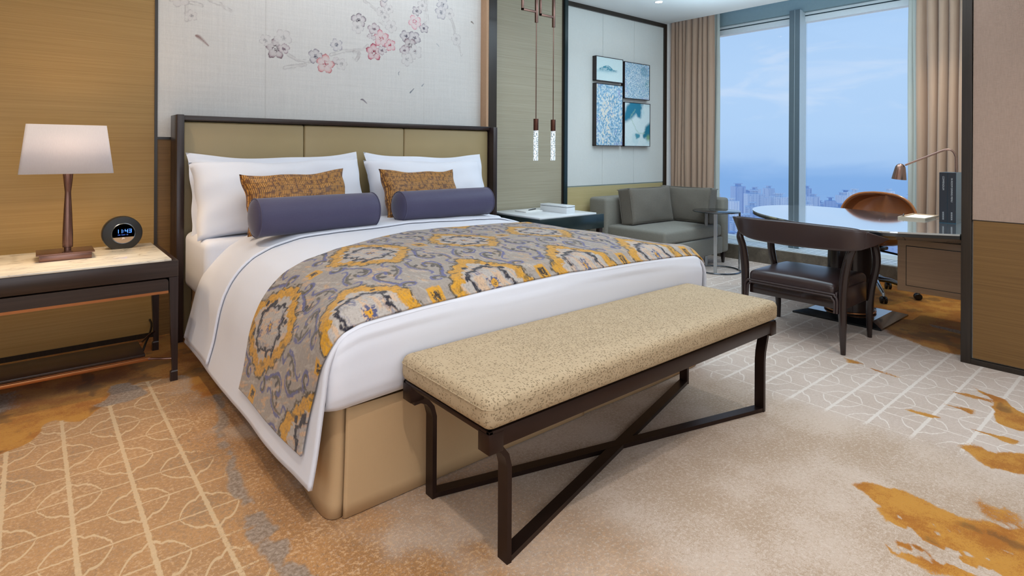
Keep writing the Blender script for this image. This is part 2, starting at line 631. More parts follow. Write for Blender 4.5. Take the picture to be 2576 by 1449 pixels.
def bar(bm, pts, w, t, side):
    """flat bar swept along pts: width w along vector side, thickness t across"""
    pts = [Vector(p) for p in pts]
    side = Vector(side).normalized()
    rings = []
    for i, p in enumerate(pts):
        a = pts[max(i - 1, 0)]
        b = pts[min(i + 1, len(pts) - 1)]
        tg = (b - a).normalized()
        n = tg.cross(side).normalized()
        rings.append([bm.verts.new(p + side * sx * w / 2 + n * sy * t / 2) for sx, sy in ((-1, -1), (1, -1), (1, 1), (-1, 1))])
    for A, B in zip(rings[:-1], rings[1:]):
        for k in range(4):
            bm.faces.new((A[k], A[(k + 1) % 4], B[(k + 1) % 4], B[k]))
    bm.faces.new(rings[0][::-1])
    bm.faces.new(rings[-1])


def smooth_curve(pts, sub=6, closed=False):
    P = [Vector(p) for p in pts]
    n = len(P)
    out = []
    rng = range(n) if closed else range(n - 1)
    for i in rng:
        if closed:
            p0, p1, p2, p3 = P[(i - 1) % n], P[i], P[(i + 1) % n], P[(i + 2) % n]
        else:
            p0, p1, p2, p3 = P[max(i - 1, 0)], P[i], P[i + 1], P[min(i + 2, n - 1)]
        for k in range(sub):
            t = k / sub
            out.append(.5 * ((2 * p1) + (-p0 + p2) * t + (2 * p0 - 5 * p1 + 4 * p2 - p3) * t * t + (-p0 + 3 * p1 - 3 * p2 + p3) * t ** 3))
    if not closed:
        out.append(P[-1])
    return out


def obj(name, bm, mat, parent=None, smooth=True, angle=40):
    bmesh.ops.recalc_face_normals(bm, faces=bm.faces[:])
    me = bpy.data.meshes.new(name)
    bm.to_mesh(me)
    bm.free()
    me.materials.append(mat)
    if smooth:
        me.polygons.foreach_set('use_smooth', [True] * len(me.polygons))
        try:
            me.set_sharp_from_angle(angle=math.radians(angle))
        except Exception:
            pass
    o = bpy.data.objects.new(name, me)
    COL.objects.link(o)
    if parent:
        o.parent = parent
    return o


def tag(o, label=None, cat=None, group=None, kind=None):
    if label: o['label'] = label
    if cat: o['category'] = cat
    if group: o['group'] = group
    if kind: o['kind'] = kind
    return o


def thing(name, label, cat, group=None):
    o = bpy.data.objects.new(name, None)
    COL.objects.link(o)
    return tag(o, label, cat, group)


def family(o):
    out = []
    for c in o.children:
        out.append(c)
        out += family(c)
    return out


def rebase(root, loc):
    """move the origin of a thing whose meshes were modelled in room coordinates"""
    ms = set()
    for o in [root] + family(root):
        if o.data and o.type == 'MESH':
            ms.add(o.data)
    for m in ms:
        m.transform(Matrix.Translation(-Vector(loc)))
    for o in family(root):
        if o.type == 'LIGHT':
            o.location = Vector(o.location) - Vector(loc)
    root.location = loc
    return root


def copy_tree(o, parent=None):
    c = o.copy()
    COL.objects.link(c)
    c.parent = parent
    for ch in o.children:
        copy_tree(ch, c)
    return c


def struct(name, bm, mat, smooth=False):
    return tag(obj(name, bm, mat, None, smooth), kind='structure')


def newbm():
    return bmesh.new()


def text_mesh(name, s, size, mat, M4, parent, extrude=.0004):
    cu = bpy.data.curves.new(name, 'FONT')
    cu.body = s
    cu.size = size
    cu.extrude = extrude
    cu.align_x = 'CENTER'
    cu.align_y = 'CENTER'
    to = bpy.data.objects.new('tmp_text', cu)
    COL.objects.link(to)
    dg = bpy.context.evaluated_depsgraph_get()
    me = bpy.data.meshes.new_from_object(to.evaluated_get(dg))
    bpy.data.objects.remove(to)
    me.transform(M4)
    me.materials.clear()
    me.materials.append(mat)
    me.name = name
    o = bpy.data.objects.new(name, me)
    COL.objects.link(o)
    o.parent = parent
    return o


def frame4(o, x, y):
    """matrix with local x along vector x, local y along vector y, origin o"""
    x = Vector(x).normalized(); y = Vector(y).normalized(); z = x.cross(y)
    return Matrix(((x.x, y.x, z.x, o[0]), (x.y, y.y, z.y, o[1]), (x.z, y.z, z.z, o[2]), (0, 0, 0, 1)))


# numpy helpers -----------------------------------------------------
def vnoise(x, y, seed=0):
    xi = np.floor(x).astype(np.int64); yi = np.floor(y).astype(np.int64)
    fx = x - xi; fy = y - yi
    fx = fx * fx * (3 - 2 * fx); fy = fy * fy * (3 - 2 * fy)
    def h(a, b):
        n = (a * 374761393 + b * 668265263 + seed * 974634777) & 0xffffffff
        n = ((n ^ (n >> 13)) * 1274126177) & 0xffffffff
        n = n ^ (n >> 16)
        return (n & 0xffff) / 65535.0
    return (h(xi, yi) * (1 - fx) + h(xi + 1, yi) * fx) * (1 - fy) + (h(xi, yi + 1) * (1 - fx) + h(xi + 1, yi + 1) * fx) * fy


def fbm(x, y, seed=0, o=3):
    s = 0; a = 1; t = 0
    for k in range(o):
        s = s + a * vnoise(x * 2 ** k, y * 2 ** k, seed + k * 17)
        t += a
        a *= .55
    return s / t


def sstep(a, b, x):
    t = np.clip((x - a) / (b - a), 0, 1)
    return t * t * (3 - 2 * t)


def poly_sdf(px, py, poly):
    P = np.array(poly, float)
    d = np.full(px.shape, 1e9)
    inside = np.zeros(px.shape, bool)
    n = len(P)
    for i in range(n):
        a = P[i]; b = P[(i + 1) % n]
        e = b - a
        wx, wy = px - a[0], py - a[1]
        t = np.clip((wx * e[0] + wy * e[1]) / (e @ e + 1e-12), 0, 1)
        d = np.minimum(d, np.hypot(wx - t * e[0], wy - t * e[1]))
        c = ((a[1] > py) != (b[1] > py))
        xx = (b[0] - a[0]) * (py - a[1]) / (b[1] - a[1] + 1e-12) + a[0]
        inside ^= (c & (px < xx))
    return np.where(inside, -d, d)


def line_dist(px, py, pts):
    P = np.array(pts, float)
    d = np.full(px.shape, 1e9)
    for a, b in zip(P[:-1], P[1:]):
        e = b - a
        wx, wy = px - a[0], py - a[1]
        t = np.clip((wx * e[0] + wy * e[1]) / (e @ e + 1e-12), 0, 1)
        d = np.minimum(d, np.hypot(wx - t * e[0], wy - t * e[1]))
    return d


def lay(img, mask, col):
    c = np.array(srgb(col)[:3])
    m = np.clip(mask, 0, 1)[..., None]
    return img * (1 - m) + c * m


def np_grid(name, X, Y, Z, cols=None, mat=None, parent=None, attrs=None):
    """mesh from 2-d coordinate arrays, colour attributes per vertex"""
    nu, nv = X.shape
    me = bpy.data.meshes.new(name)
    co = np.stack([X, Y, Z], -1).reshape(-1, 3)
    idx = np.arange(nu * nv).reshape(nu, nv)
    q = np.stack([idx[:-1, :-1], idx[1:, :-1], idx[1:, 1:], idx[:-1, 1:]], -1).reshape(-1, 4)
    me.vertices.add(len(co))
    me.vertices.foreach_set('co', co.ravel())
    me.loops.add(q.size)
    me.loops.foreach_set('vertex_index', q.ravel().astype(np.int32))
    me.polygons.add(len(q))
    me.polygons.foreach_set('loop_start', (np.arange(len(q)) * 4).astype(np.int32))
    me.update(calc_edges=True)
    me.polygons.foreach_set('use_smooth', [True] * len(q))
    for an, c in (attrs or {}).items():
        ca = me.color_attributes.new(an, 'FLOAT_COLOR', 'POINT')
        full = np.ones((nu * nv, 4), np.float32)
        full[:, :3] = c.reshape(-1, 3)
        ca.data.foreach_set('color', full.ravel())
    if mat: me.materials.append(mat)
    o = bpy.data.objects.new(name, me)
    COL.objects.link(o)
    if parent: o.parent = parent
    return o


# ================================================================== ROOM
YW = 4.085       # plane of the wall behind the bed
XS = 5.77        # face of the window step
XG = 6.17        # glass

# ---- floor with its woven carpet pattern
gx = np.arange(-2.2, 6.02, .02); gy = np.arange(-2.0, 4.32, .02)
FX, FY = np.meshgrid(gx, gy, indexing='ij')
n1 = fbm(FX * 6, FY * 6, 3) - .5
n2 = fbm(FX * 22, FY * 22, 9) - .5
wx = FX + n1 * .10 + n2 * .03
wy = FY + (fbm(FX * 6 + 40, FY * 6, 5) - .5) * .10 + n2 * .03


def blotch(poly, soft=.05, x=wx, y=wy):
    return sstep(soft, -soft, poly_sdf(x, y, poly))


och = blotch([(2.205, .77), (2.29, .65), (2.26, .548), (2.25, .48), (2.35, .36), (2.30, .20), (2.0, .22), (1.9, .38), (1.93, .5), (1.90, .64), (2.03, .62), (2.14, .70)], .035)
holes = sstep(.50, .62, fbm((FX + FY * .5) * 30, (FY - FX * .5) * 11, 21))
och = och * (1 - .85 * holes * sstep(2.30, 2.12, FX + FY * .1))
och = np.maximum(och, .62 * blotch([(2.40, .53), (2.5, .47), (2.47, .36), (2.3, .28), (2.28, .42), (2.33, .5)], .09) * sstep(.25, .6, fbm(FX * 14, FY * 14, 33)))
for p, k, sf in (([(3.63, .75), (3.52, .67), (3.48, .59), (3.3, .42), (3.15, .44), (3.17, .54), (3.40, .60)], 1, .02),
             ([(2.774, .60), (2.85, .57), (2.91, .42), (2.75, .33), (2.70, .50)], .95, .04),
             ([(3.0, .85), (3.04, .785), (3.02, .69), (2.98, .73)], .8, .02),
             ([(3.0, .60), (3.01, .42), (2.95, .44)], .9, .02),
             ([(3.22, .73), (3.25, .61), (3.16, .62)], .75, .025),
             ([(3.50, 1.28), (3.47, 1.12), (3.40, 1.2)], .75, .025),
             ([(3.40, .84), (3.42, .73), (3.41, .60), (3.37, .6), (3.37, .74)], .7, .02),
             ([(3.44, 1.10), (3.42, .93), (3.40, .93), (3.41, 1.09)], .7, .015),
             ([(4.62, 1.75), (6.1, 2.0), (6.1, .4), (4.0, .4), (4.02, .92), (4.12, 1.2), (4.3, 1.4)], .85, .10),
             ([(-2.3, 2.86), (-.12, 2.87), (-.02, 2.93), (.03, 3.07), (.09, 3.11), (.15, 3.02), (.2, 3.05), (.25, 3.14), (.33, 3.26), (.43, 3.32), (.62, 3.3), (.66, 4.3), (-2.3, 4.3)], .97, .02),
             ([(.6, 2.95), (1.0, 2.9), (1.0, 4.3), (.6, 4.3)], .9, .08)):
    och = np.maximum(och, k * blotch(p, sf))
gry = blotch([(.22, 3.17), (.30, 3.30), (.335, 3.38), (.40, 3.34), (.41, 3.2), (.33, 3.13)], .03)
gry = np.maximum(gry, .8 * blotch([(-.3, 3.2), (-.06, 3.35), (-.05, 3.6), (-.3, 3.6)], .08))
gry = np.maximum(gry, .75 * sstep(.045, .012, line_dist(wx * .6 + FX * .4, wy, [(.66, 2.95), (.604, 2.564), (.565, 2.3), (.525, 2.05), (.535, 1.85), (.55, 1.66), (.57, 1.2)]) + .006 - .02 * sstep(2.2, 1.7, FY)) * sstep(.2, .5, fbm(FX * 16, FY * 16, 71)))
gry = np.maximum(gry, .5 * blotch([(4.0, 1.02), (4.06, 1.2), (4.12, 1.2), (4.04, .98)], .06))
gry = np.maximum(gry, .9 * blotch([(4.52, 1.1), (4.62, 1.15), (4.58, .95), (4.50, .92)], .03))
brn = .9 * sstep(.5, .75, fbm(FX * 9, FY * 9, 55)) * och
tan = sstep(1.25, .55, FX + (FY - 1.5) * .18 + n1 * .5)
tan = np.maximum(tan, .45 * sstep(1.7, 1.2, FX + n1 * .3))
latL = sstep(.62, .40, FX + n1 * .22)
latR = sstep(2.62, 2.88, FX + FY * .06 + n1 * .15)
orange = sstep(.25, .5, FX) * sstep(1.0, .7, FX) * sstep(1.2, 1.6, FY)
floor = np_grid('floor', FX, FY, FX * 0, attrs={'dye': np.stack([och, gry, brn], -1), 'weave': np.stack([latL, latR, tan], -1)})
tag(floor, kind='structure')


def mk_carpet():
    mt, t, b = base('patterned_wool_carpet', .95, 0, .1)
    o = t.co()
    x, y, z = t.sep(o)
    A1 = t.sep(t.new('ShaderNodeAttribute', attribute_name='dye').outputs['Color'])
    A2 = t.sep(t.new('ShaderNodeAttribute', attribute_name='weave').outputs['Color'])
    fine = t.noise(o, 260, 2, .7)
    mid = t.noise(o, 75, 3, .7)
    big = t.noise(o, 3.2, 3, .6)
    fuzz = t.m('SUBTRACT', t.m('ADD', t.m('MULTIPLY', fine, .5), t.m('MULTIPLY', mid, .5)), .5)
    # ground tones
    cb = t.mix(t.smooth(t.m('ADD', big, t.m('MULTIPLY', fuzz, 1.6)), .3, .7), srgb('b39a82'), srgb('cdb8a6'))
    ct = t.mix(t.smooth(t.m('ADD', t.noise(o, 4.5, 3), t.m('MULTIPLY', fuzz, 2.2)), .3, .7), srgb('a17448'), srgb('bd8a55'))
    spk = t.smooth(t.m('ADD', mid, t.m('MULTIPLY', t.m('SUBTRACT', big, .5), .5)), .56, .64)
    ct = t.mix(t.m('MULTIPLY', spk, .75), ct, srgb('d2aa80'))
    spk2 = t.smooth(t.m('ADD', t.noise(t.comb(t.m('ADD', x, 7.0), y, z), 70, 3, .7), t.m('MULTIPLY', t.m('SUBTRACT', big, .5), -.6)), .57, .64)
    ct = t.mix(t.m('MULTIPLY', spk2, .5), ct, srgb('80664f'))
    tanf = t.smooth(t.m('ADD', A2[2], t.m('MULTIPLY', fuzz, .9)), .25, .75)
    c = t.mix(tanf, cb, ct)
    spk3 = t.m('MULTIPLY', t.smooth(t.noise(t.comb(x, t.m('ADD', y, 3.0), z), 95, 2, .7), .55, .62), .5)
    c = t.mix(t.m('MULTIPLY', spk3, t.m('SUBTRACT', 1.0, t.m('MULTIPLY', tanf, .6))), c, srgb('d9c9ba'))

    def lattice(u, v, u0, v0, su, sv, w1, w2):
        """strong lines at u0+k*su, thin lines at v0+k*sv, petals round the strong lines"""
        jit = t.m('MULTIPLY', t.m('SUBTRACT', t.noise(o, 60, 2), .5), .010)
        cu = t.m('DIVIDE', t.m('SUBTRACT', t.m('ADD', u, jit), u0), su)
        cv = t.m('DIVIDE', t.m('SUBTRACT', t.m('ADD', v, jit), v0), sv)
        ru = t.m('ROUND', cu)
        du = t.m('MULTIPLY', t.m('ABSOLUTE', t.m('SUBTRACT', cu, ru)), su)
        dv = t.m('MULTIPLY', t.m('ABSOLUTE', t.m('SUBTRACT', cv, t.m('ROUND', cv))), sv)
        l1 = t.m('SUBTRACT', 1.0, t.smooth(du, w1 * .6, w1))
        l2 = t.m('SUBTRACT', 1.0, t.smooth(dv, w2 * .6, w2))
        # petals
        par = t.m('MODULO', t.m('ADD', t.m('ABSOLUTE', ru), .0), 2.0)
        pv = t.m('DIVIDE', t.m('SUBTRACT', cv, par), 2.0)
        pe = t.m('MULTIPLY', t.m('SUBTRACT', pv, t.m('ROUND', pv)), 2 * sv)
        a = t.m('DIVIDE', du, su * .5, clamp=True)
        hh = t.m('POWER', t.m('SUBTRACT', 1.0, t.m('POWER', a, 1.35), clamp=True), .58)
        hh = t.m('MULTIPLY', hh, t.m('MULTIPLY_ADD', t.m('ABSOLUTE', t.m('COSINE', t.m('MULTIPLY', a, 5.2))), .16, .88))
        q = t.m('SUBTRACT', t.m('DIVIDE', t.m('ABSOLUTE', pe), sv * .62), hh)
        l3 = t.m('SUBTRACT', 1.0, t.smooth(t.m('ABSOLUTE', q), w2 * 9.5, w2 * 17))
        inside = t.m('LESS_THAN', q, 0.0)
        return t.m('MAXIMUM', t.m('MAXIMUM', l1, l2), l3), inside

    L, ins = lattice(x, y, .10, 2.70, .17, .17, .0085, .0045)
    fL = t.m('MULTIPLY', L, t.smooth(t.m('ADD', A2[0], t.m('MULTIPLY', fuzz, 2.4)), .28, .72))
    c = t.mix(t.m('MULTIPLY', t.m('MULTIPLY', ins, A2[0]), t.m('MULTIPLY', spk2, .5)), c, srgb('86705a'))
    c = t.mix(t.m('MULTIPLY', A2[0], .35), c, srgb('c29c72'))
    c = t.mix(t.m('MULTIPLY', fL, .66), c, srgb('dfc49c'))
    Rr_, ins2 = lattice(y, x, .58, 3.07, .16, .17, .0085, .004)
    fR = t.m('MULTIPLY', Rr_, t.smooth(t.m('ADD', A2[1], t.m('MULTIPLY', fuzz, 1.0)), .3, .8))
    c = t.mix(t.m('MULTIPLY', A2[1], .5), c, srgb('d6c6bd'))
    c = t.mix(t.m('MULTIPLY', fR, .68), c, srgb('ece2d8'))
    # dyes
    g = t.smooth(t.m('ADD', A1[1], t.m('MULTIPLY', fuzz, .9)), .35, .65)
    k = t.smooth(t.m('ADD', A1[0], t.m('MULTIPLY', fuzz, 1.1)), .38, .6)
    oc = t.mix(t.smooth(t.m('ADD', t.noise(o, 7, 3), fuzz), .35, .65), srgb('a8661c'), srgb('c58a35'))
    bf = t.smooth(t.m('ADD', A1[2], t.m('MULTIPLY', fuzz, 1.5)), .45, .8)
    oc = t.mix(t.m('MULTIPLY', bf, .65), oc, srgb('6d4a20'))
    c = t.mix(k, c, oc)
    c = t.mix(t.m('MULTIPLY', g, .85), c, t.mix(t.smooth(mid, .35, .65), srgb('7f6f60'), srgb('a8988a')))
    t.put(b.inputs['Base Color'], c)
    b.inputs['Sheen Weight'].default_value = .15
    t.put(b.inputs['Normal'], t.bump(t.m('ADD', fine, t.m('MULTIPLY', mid, .6)), .55, .004))
    return mt


floor.data.materials.append(mk_carpet())

# ---- ceiling, with the curtain pocket beyond its edge
b = newbm(); box(b, (-2.2, -2.0, CEIL), (XS, 4.3, CEIL + .12)); struct('ceiling', b, MT['ceiling'])
b = newbm()
box(b, (XS, .75, 2.95), (6.6, 4.3, 3.05))
struct('ceiling_pocket', b, MT['ceiling'])
b = newbm(); box(b, (6.07, .75, 2.585), (6.5, 4.3, 2.95)); struct('trim_1', b, MT['cove_grey'])

# ---- wall behind the bed
b = newbm(); box(b, (-2.3, YW + .015, 0), (6.6, YW + .2, 3.0)); struct('wall_back', b, MT['wall_plain'])


def panel(name, x0, x1, z0, z1, mat, y=YW, t=.02):
    bm = newbm(); box(bm, (x0, y, z0), (x1, y + t, z1)); return struct(name, bm, mat)


panel('wall_back_panel_left', -2.2, .572, .03, CEIL, MT['wall_gold'])
panel('trim_2', .572, .588, 0, CEIL, MT['trim'], YW - .006, .03)
panel('wall_back_lower_behind_bed', .588, 3.06, 0, 1.205, MT['closet_lower'], YW + .002)
panel('trim_3', .588, 3.06, 1.205, 1.22, MT['trim'], YW - .004)
panel('wall_back_panel_right', 3.17, 4.062, 0, CEIL, MT['wall_beige'])
panel('trim_4', 3.075, 3.165, 0, CEIL, MT['trim'], YW - .085, .105)
panel('wall_back_reveal', 3.05, 3.077, 0, CEIL, MT['reveal'], YW - .083, .10)
panel('trim_5', 4.062, 4.076, 0, CEIL, MT['trim'], YW - .012, .03)
panel('trim_6', 4.076, 4.118, 0, CEIL, MT['trim_blue'], YW - .03, .05)
SEAMS = (4.118, 4.675, 5.205, 5.76)
for k in range(3):
    panel('wall_back_linen_panel', SEAMS[k] + .0015, SEAMS[k + 1] - .0015, .786, 2.62, MT['art_panel'], YW + .001)
panel('trim_7', 4.118, 5.76, .774, .784, MT['seam'], YW + .004)
panel('wall_back_dado', 4.118, 5.76, .03, .774, MT['wall_dado'], YW + .002)
panel('trim_8', 4.118, 5.76, 2.61, CEIL, MT['trim'], YW - .02, .04)
panel('trim_9', 5.755, 5.80, 0, CEIL, MT['trim'], YW - .02, .04)
panel('baseboard_left', -2.2, .572, 0, .03, MT['trim'], YW - .001)
panel('baseboard_back', 3.17, 5.76, 0, .03, MT['trim'], YW - .004)

# ---- right: closet wall that the desk is fixed to
YE = .835
b = newbm(); box(b, (3.945, -2.0, 0), (6.6, YE - .005, 3.0)); struct('wall_right', b, MT['wall_plain'])
b = newbm()
box(b, (3.915, YE - .045, 0), (3.95, YE, CEIL), .002)
box(b, (3.915, -2.0, 0), (3.95, YE - .045, .028), .002)
struct('trim_10', b, MT['trim'])
b = newbm(); box(b, (3.923, -2.0, .035), (3.95, YE - .052, .780)); struct('wall_right_lower_panel', b, MT['closet_lower'])
b = newbm(); box(b, (3.926, -2.0, .780), (3.95, YE - .045, .785)); struct('trim_11', b, MT['trim'])
b = newbm(); box(b, (3.921, -2.0, .785), (3.95, YE - .049, CEIL)); struct('wall_right_upper_panel', b, MT['closet_upper'])

# ---- unseen walls that close the room
b = newbm(); box(b, (-2.35, -2.0, 0), (-2.2, 4.3, 3.0)); struct('wall_left', b, MT['wall_plain'])
b = newbm(); box(b, (-2.35, -2.15, 0), (6.6, -2.0, 3.0)); struct('wall_front', b, MT['wall_plain'])

# ---- window wall
b = newbm(); box(b, (XS, .83, -.1), (6.12, 4.1, .150), .003); struct('wall_window_step', b, MT['stone'])
b = newbm()
box(b, (XS + .03, .83, .150), (6.16, 4.1, .156))
struct('window_1_sill', b, MT['alu_white'])
b = newbm()
for k, xx in enumerate((5.83, 5.905, 5.99, 6.07)):
    box(b, (xx, .83, .1555), (xx + .010, 4.1, .158))
struct('trim_12', b, MT['groove'])
win = tag(bpy.data.objects.new('window_1', None), kind='structure'); COL.objects.link(win)
b = newbm()
box(b, (6.13, .8, 2.49), (6.22, 4.2, 2.60)); box(b, (6.12, .8, .15), (6.22, 4.2, .19))
obj('window_frame', b, MT['alu_white'], win, False)
b = newbm(); box(b, (6.125, .8, 2.548), (6.132, 4.2, 2.558)); obj('frame_groove', b, MT['groove'], win, False)
b = newbm(); box(b, (5.998, 2.612, .158), (6.16, 2.71, 2.60), .002); obj('mullion', b, MT['alu_daylit'], win, False)
b = newbm(); box(b, (5.990, 2.664, .158), (5.999, 2.712, 2.60)); box(b, (5.990, 2.610, .158), (5.999, 2.656, 2.60)); obj('mullion_cover', b, MT['alu_backlit'], win, False)
for y0, y1 in ((.8, 2.612), (2.71, 4.2)):
    b = newbm(); box(b, (XG, y0, .19), (XG + .012, y1, 2.49)); obj('pane', b, MT['glass'], win, False)
b = newbm(); box(b, (5.8, 4.102, 0), (6.6, 4.3, 3.0)); struct('wall_window_left_return', b, MT['wall_plain'])
b = newbm(); box(b, (6.12, .7, -.1), (6.5, 4.3, .150)); box(b, (6.22, .7, 2.6), (6.5, 4.3, 3.0)); struct('wall_window', b, MT['wall_plain'])

# ---- painted mural on linen above the headboard
mx = np.arange(.588, 3.0515, .0042); mz = np.concatenate([np.arange(1.22, CEIL, .0042), [CEIL]])
GX, GZ = np.meshgrid(mx, mz, indexing='ij')
img = np.ones(GX.shape + (3,)) * np.array(srgb('dad7d3')[:3])
lin = (fbm(GX * 6, GZ * 220, 2) - .5) * .10 + (fbm(GX * 220, GZ * 6, 4) - .5) * .10
img = img * (1 + lin[..., None])
for xs in (1.22, 2.47):
    img = lay(img, .25 * (np.abs(GX - xs) < .003), 'a8a29a')
JX = GX + (fbm(GX * 60, GZ * 60, 8) - .5) * .008
JZ = GZ + (fbm(GX * 60 + 9, GZ * 60, 11) - .5) * .008
FLOWERS = [('purple', 1.287, 1.842, .061), ('ghost', 1.337, 1.922, .052), ('ghost', 1.22, 1.891, .035), ('mauve', 1.343, 1.848, .035), ('grey', 1.566, 1.818, .047), ('coral', 1.638, 1.772, .058), ('bud', 1.721, 1.804, .027), ('grey2', 1.724, 1.921, .041), ('ghost', 1.761, 1.781, .038), ('darkgrey', 1.895, 2.126, .051), ('ghost', 1.887, 2.073, .043), ('mauve', 2.021, 2.08, .044), ('pink', 2.081, 2.013, .057), ('red', 2.022, 1.898, .057), ('pink', 2.16, 1.971, .041), ('mauve', 2.092, 1.922, .032), ('ghost', 2.168, 2.121, .045), ('pinkl', 2.381, 2.186, .051), ('grey', 2.4, 2.278, .038), ('grey', 2.465, 2.146, .038), ('grey', 2.3, 2.06, .046), ('grey', 2.377, 2.057, .051), ('purple', 2.338, 1.989, .055), ('mauve', 2.291, 1.945, .042), ('ghost', 2.387, 1.944, .052), ('ghost', 2.31, 1.876, .047), ('grey2', 2.647, 2.375, .049), ('grey2', 2.632, 2.302, .049), ('ghost', 2.787, 2.097, .045), ('bud', 2.099, 2.288, .029), ('ghost', 2.149, 2.251, .033), ('ghost', 2.086, 2.22, .037), ('ghost', 2.114, 2.183, .032), ('ghost', 2.716, 2.306, .04), ('mauve', 1.986, 2.019, .018), ('mauve', 2.017, 2.011, .018), ('ghost', .70, 2.09, .05), ('ghost', .77, 1.99, .03), ('ghost', 2.45, 2.33, .04), ('grey2', 2.1, 2.36, .05), ('pink', 2.25, 2.45, .05), ('grey', 1.7, 2.45, .05), ('ghost', 2.0, 2.42, .05)]
STY = {'purple': ('8d6472', '4b3440', .75), 'mauve': ('b493a0', '75606c', .6), 'grey': ('a698a4', '565061', .65), 'grey2': ('bdb6bf', '666878', .5), 'darkgrey': ('a894a0', '3c3440', .7),
       'ghost': ('d3ccc8', 'a09a9c', .38), 'coral': ('dd8f8c', 'b04a58', .7), 'pink': ('e08c9a', 'b8485e', .7), 'pinkl': ('eab0bc', 'c85878', .6), 'red': ('d05a74', '8e1f3c', .85), 'bud': ('c0a8ac', '5f4650', .6)}
BR = [[(1.362, 1.812), (1.427, 1.783), (1.476, 1.778), (1.525, 1.777)], [(1.347, 1.714), (1.382, 1.727), (1.492, 1.751)], [(1.679, 1.844), (1.768, 1.878), (1.859, 1.898), (1.914, 1.901), (1.971, 1.943)], [(1.859, 1.885), (1.907, 1.872), (1.878, 1.824)], [(1.901, 1.876), (1.888, 1.831), (1.859, 1.836)], [(1.941, 2.281), (2.024, 2.239), (2.087, 2.191), (2.06, 2.147), (2.105, 2.129)], [(2.483, 2.45), (2.483, 2.356), (2.494, 2.276), (2.504, 2.204), (2.474, 2.186)], [(2.463, 2.353), (2.449, 2.303)], [(2.663, 2.369), (2.721, 2.289), (2.759, 2.214), (2.776, 2.145)], [(2.809, 2.046), (2.826, 2.007), (2.842, 1.968)], [(.737, 2.12), (.744, 2.017), (.741, 1.958)], [(.872, 2.106), (.935, 2.091), (.999, 2.053)], [(.766, 2.071), (.827, 2.064)]]
for q, br in enumerate(BR):
    dd = line_dist(JX, JZ, br)
    w0 = .010
    img = lay(img, .22 * sstep(w0, w0 * .6, dd) * sstep(.3, .6, fbm(GX * 40, GZ * 40, q)), 'a79a98')
    img = lay(img, .38 * sstep(.0035, .001, np.abs(dd - w0)) * sstep(.35, .6, fbm(GX * 25, GZ * 25, q + 30)), '7d7276')
for q, (st, fx, fz, fr) in enumerate(FLOWERS):
    fill, edge, st_ = STY[st]
    fr = fr * 1.08
    rs = random.Random(q)
    rot = rs.random() * 6.28
    sq = 1 - .35 * rs.random() * (st in ('grey', 'darkgrey', 'mauve'))
    for k in range(1 if st == 'bud' else 5):
        a = rot + k * 2 * PI / 5 + rs.uniform(-.15, .15)
        pr = fr * (rs.uniform(.40, .46) if st != 'bud' else .9)
        cx = fx + math.cos(a) * fr * (.66 if st != 'bud' else 0)
        cz = fz + math.sin(a) * fr * (.66 if st != 'bud' else 0) * sq
        ux, uz = math.cos(a), math.sin(a)
        lx = ((JX - cx) * ux + (JZ - cz) * uz) / (pr * 1.05)
        lz = (-(JX - cx) * uz + (JZ - cz) * ux) / (pr * .98)
        ang = np.arctan2(lz, lx)
        rr = np.hypot(lx, lz) / (1 + .05 * np.cos(ang * 3 + q) + .04 * np.cos(ang * 7) + .05 * np.exp(-(ang / .2) ** 2) * (q % 3 == 0))
        out = sstep(-.4, .8, lx)
        m = sstep(1.03, .97, rr)
        rim = sstep(.45, 1.0, rr) * out * m
        img = lay(img, m * .92, 'd9d5d2')
        img = lay(img, m * st_ * (.25 + .75 * sstep(.1, .95, rr) * out), fill)
        img = lay(img, st_ * rim ** 3, edge)
        img = lay(img, st_ * sstep(.10, .03, np.abs(rr - .97)) * (.35 + .65 * out), edge)
    if st != 'bud' and fr > .03:
        for k in range(26):
            a = rs.random() * 6.28; rr_ = fr * rs.uniform(.05, .36)
            dd = np.hypot(GX - fx - math.cos(a) * rr_, GZ - fz - math.sin(a) * rr_ * sq)
            img = lay(img, min(1, st_ + .15) * sstep(.0042, .002, dd), edge)
PET = [((.794, 1.867), (.868, 1.811), .016, '8b6a66'), ((1.916, 1.528), (1.964, 1.503), .009, '5b4a5c'), ((2.375, 1.644), (2.339, 1.607), .008, '5f6672'), ((2.468, 1.69), (2.449, 1.669), .007, '8d9298'), ((2.242, 1.77), (2.239, 1.743), .004, '777c84'), ((2.941, 2.269), (2.969, 2.256), .008, '5a4638'), ((2.588, 2.034), (2.614, 2.015), .004, 'a5abb0')]
for a, c, wd, col in PET:
    mid_ = ((a[0] + c[0]) / 2 + (c[1] - a[1]) * .25, (a[1] + c[1]) / 2 + (c[0] - a[0]) * .25)
    cv = [(p.x, p.y) for p in smooth_curve([(a[0], a[1], 0), (mid_[0], mid_[1], 0), (c[0], c[1], 0)], 6)]
    for k, p in enumerate(cv):
        ww = wd * math.sin(PI * (k + .5) / (len(cv)) * .85 + .2)
        img = lay(img, .30 * sstep(ww, ww * .6, np.hypot(GX - p[0], GZ - p[1])), col)
    img = lay(img, .8 * sstep(.004, .001, line_dist(GX, GZ, cv)), col)
mural = np_grid('wall_back_mural', GX, GX * 0 + YW, GZ, mat=m_attr('painted_linen_mural', rough=.9, bump=.5, wstr=.6), attrs={'paint': img})
tag(mural, kind='structure')


# ================================================================== BED
XC = 1.72
TOPZ = .70
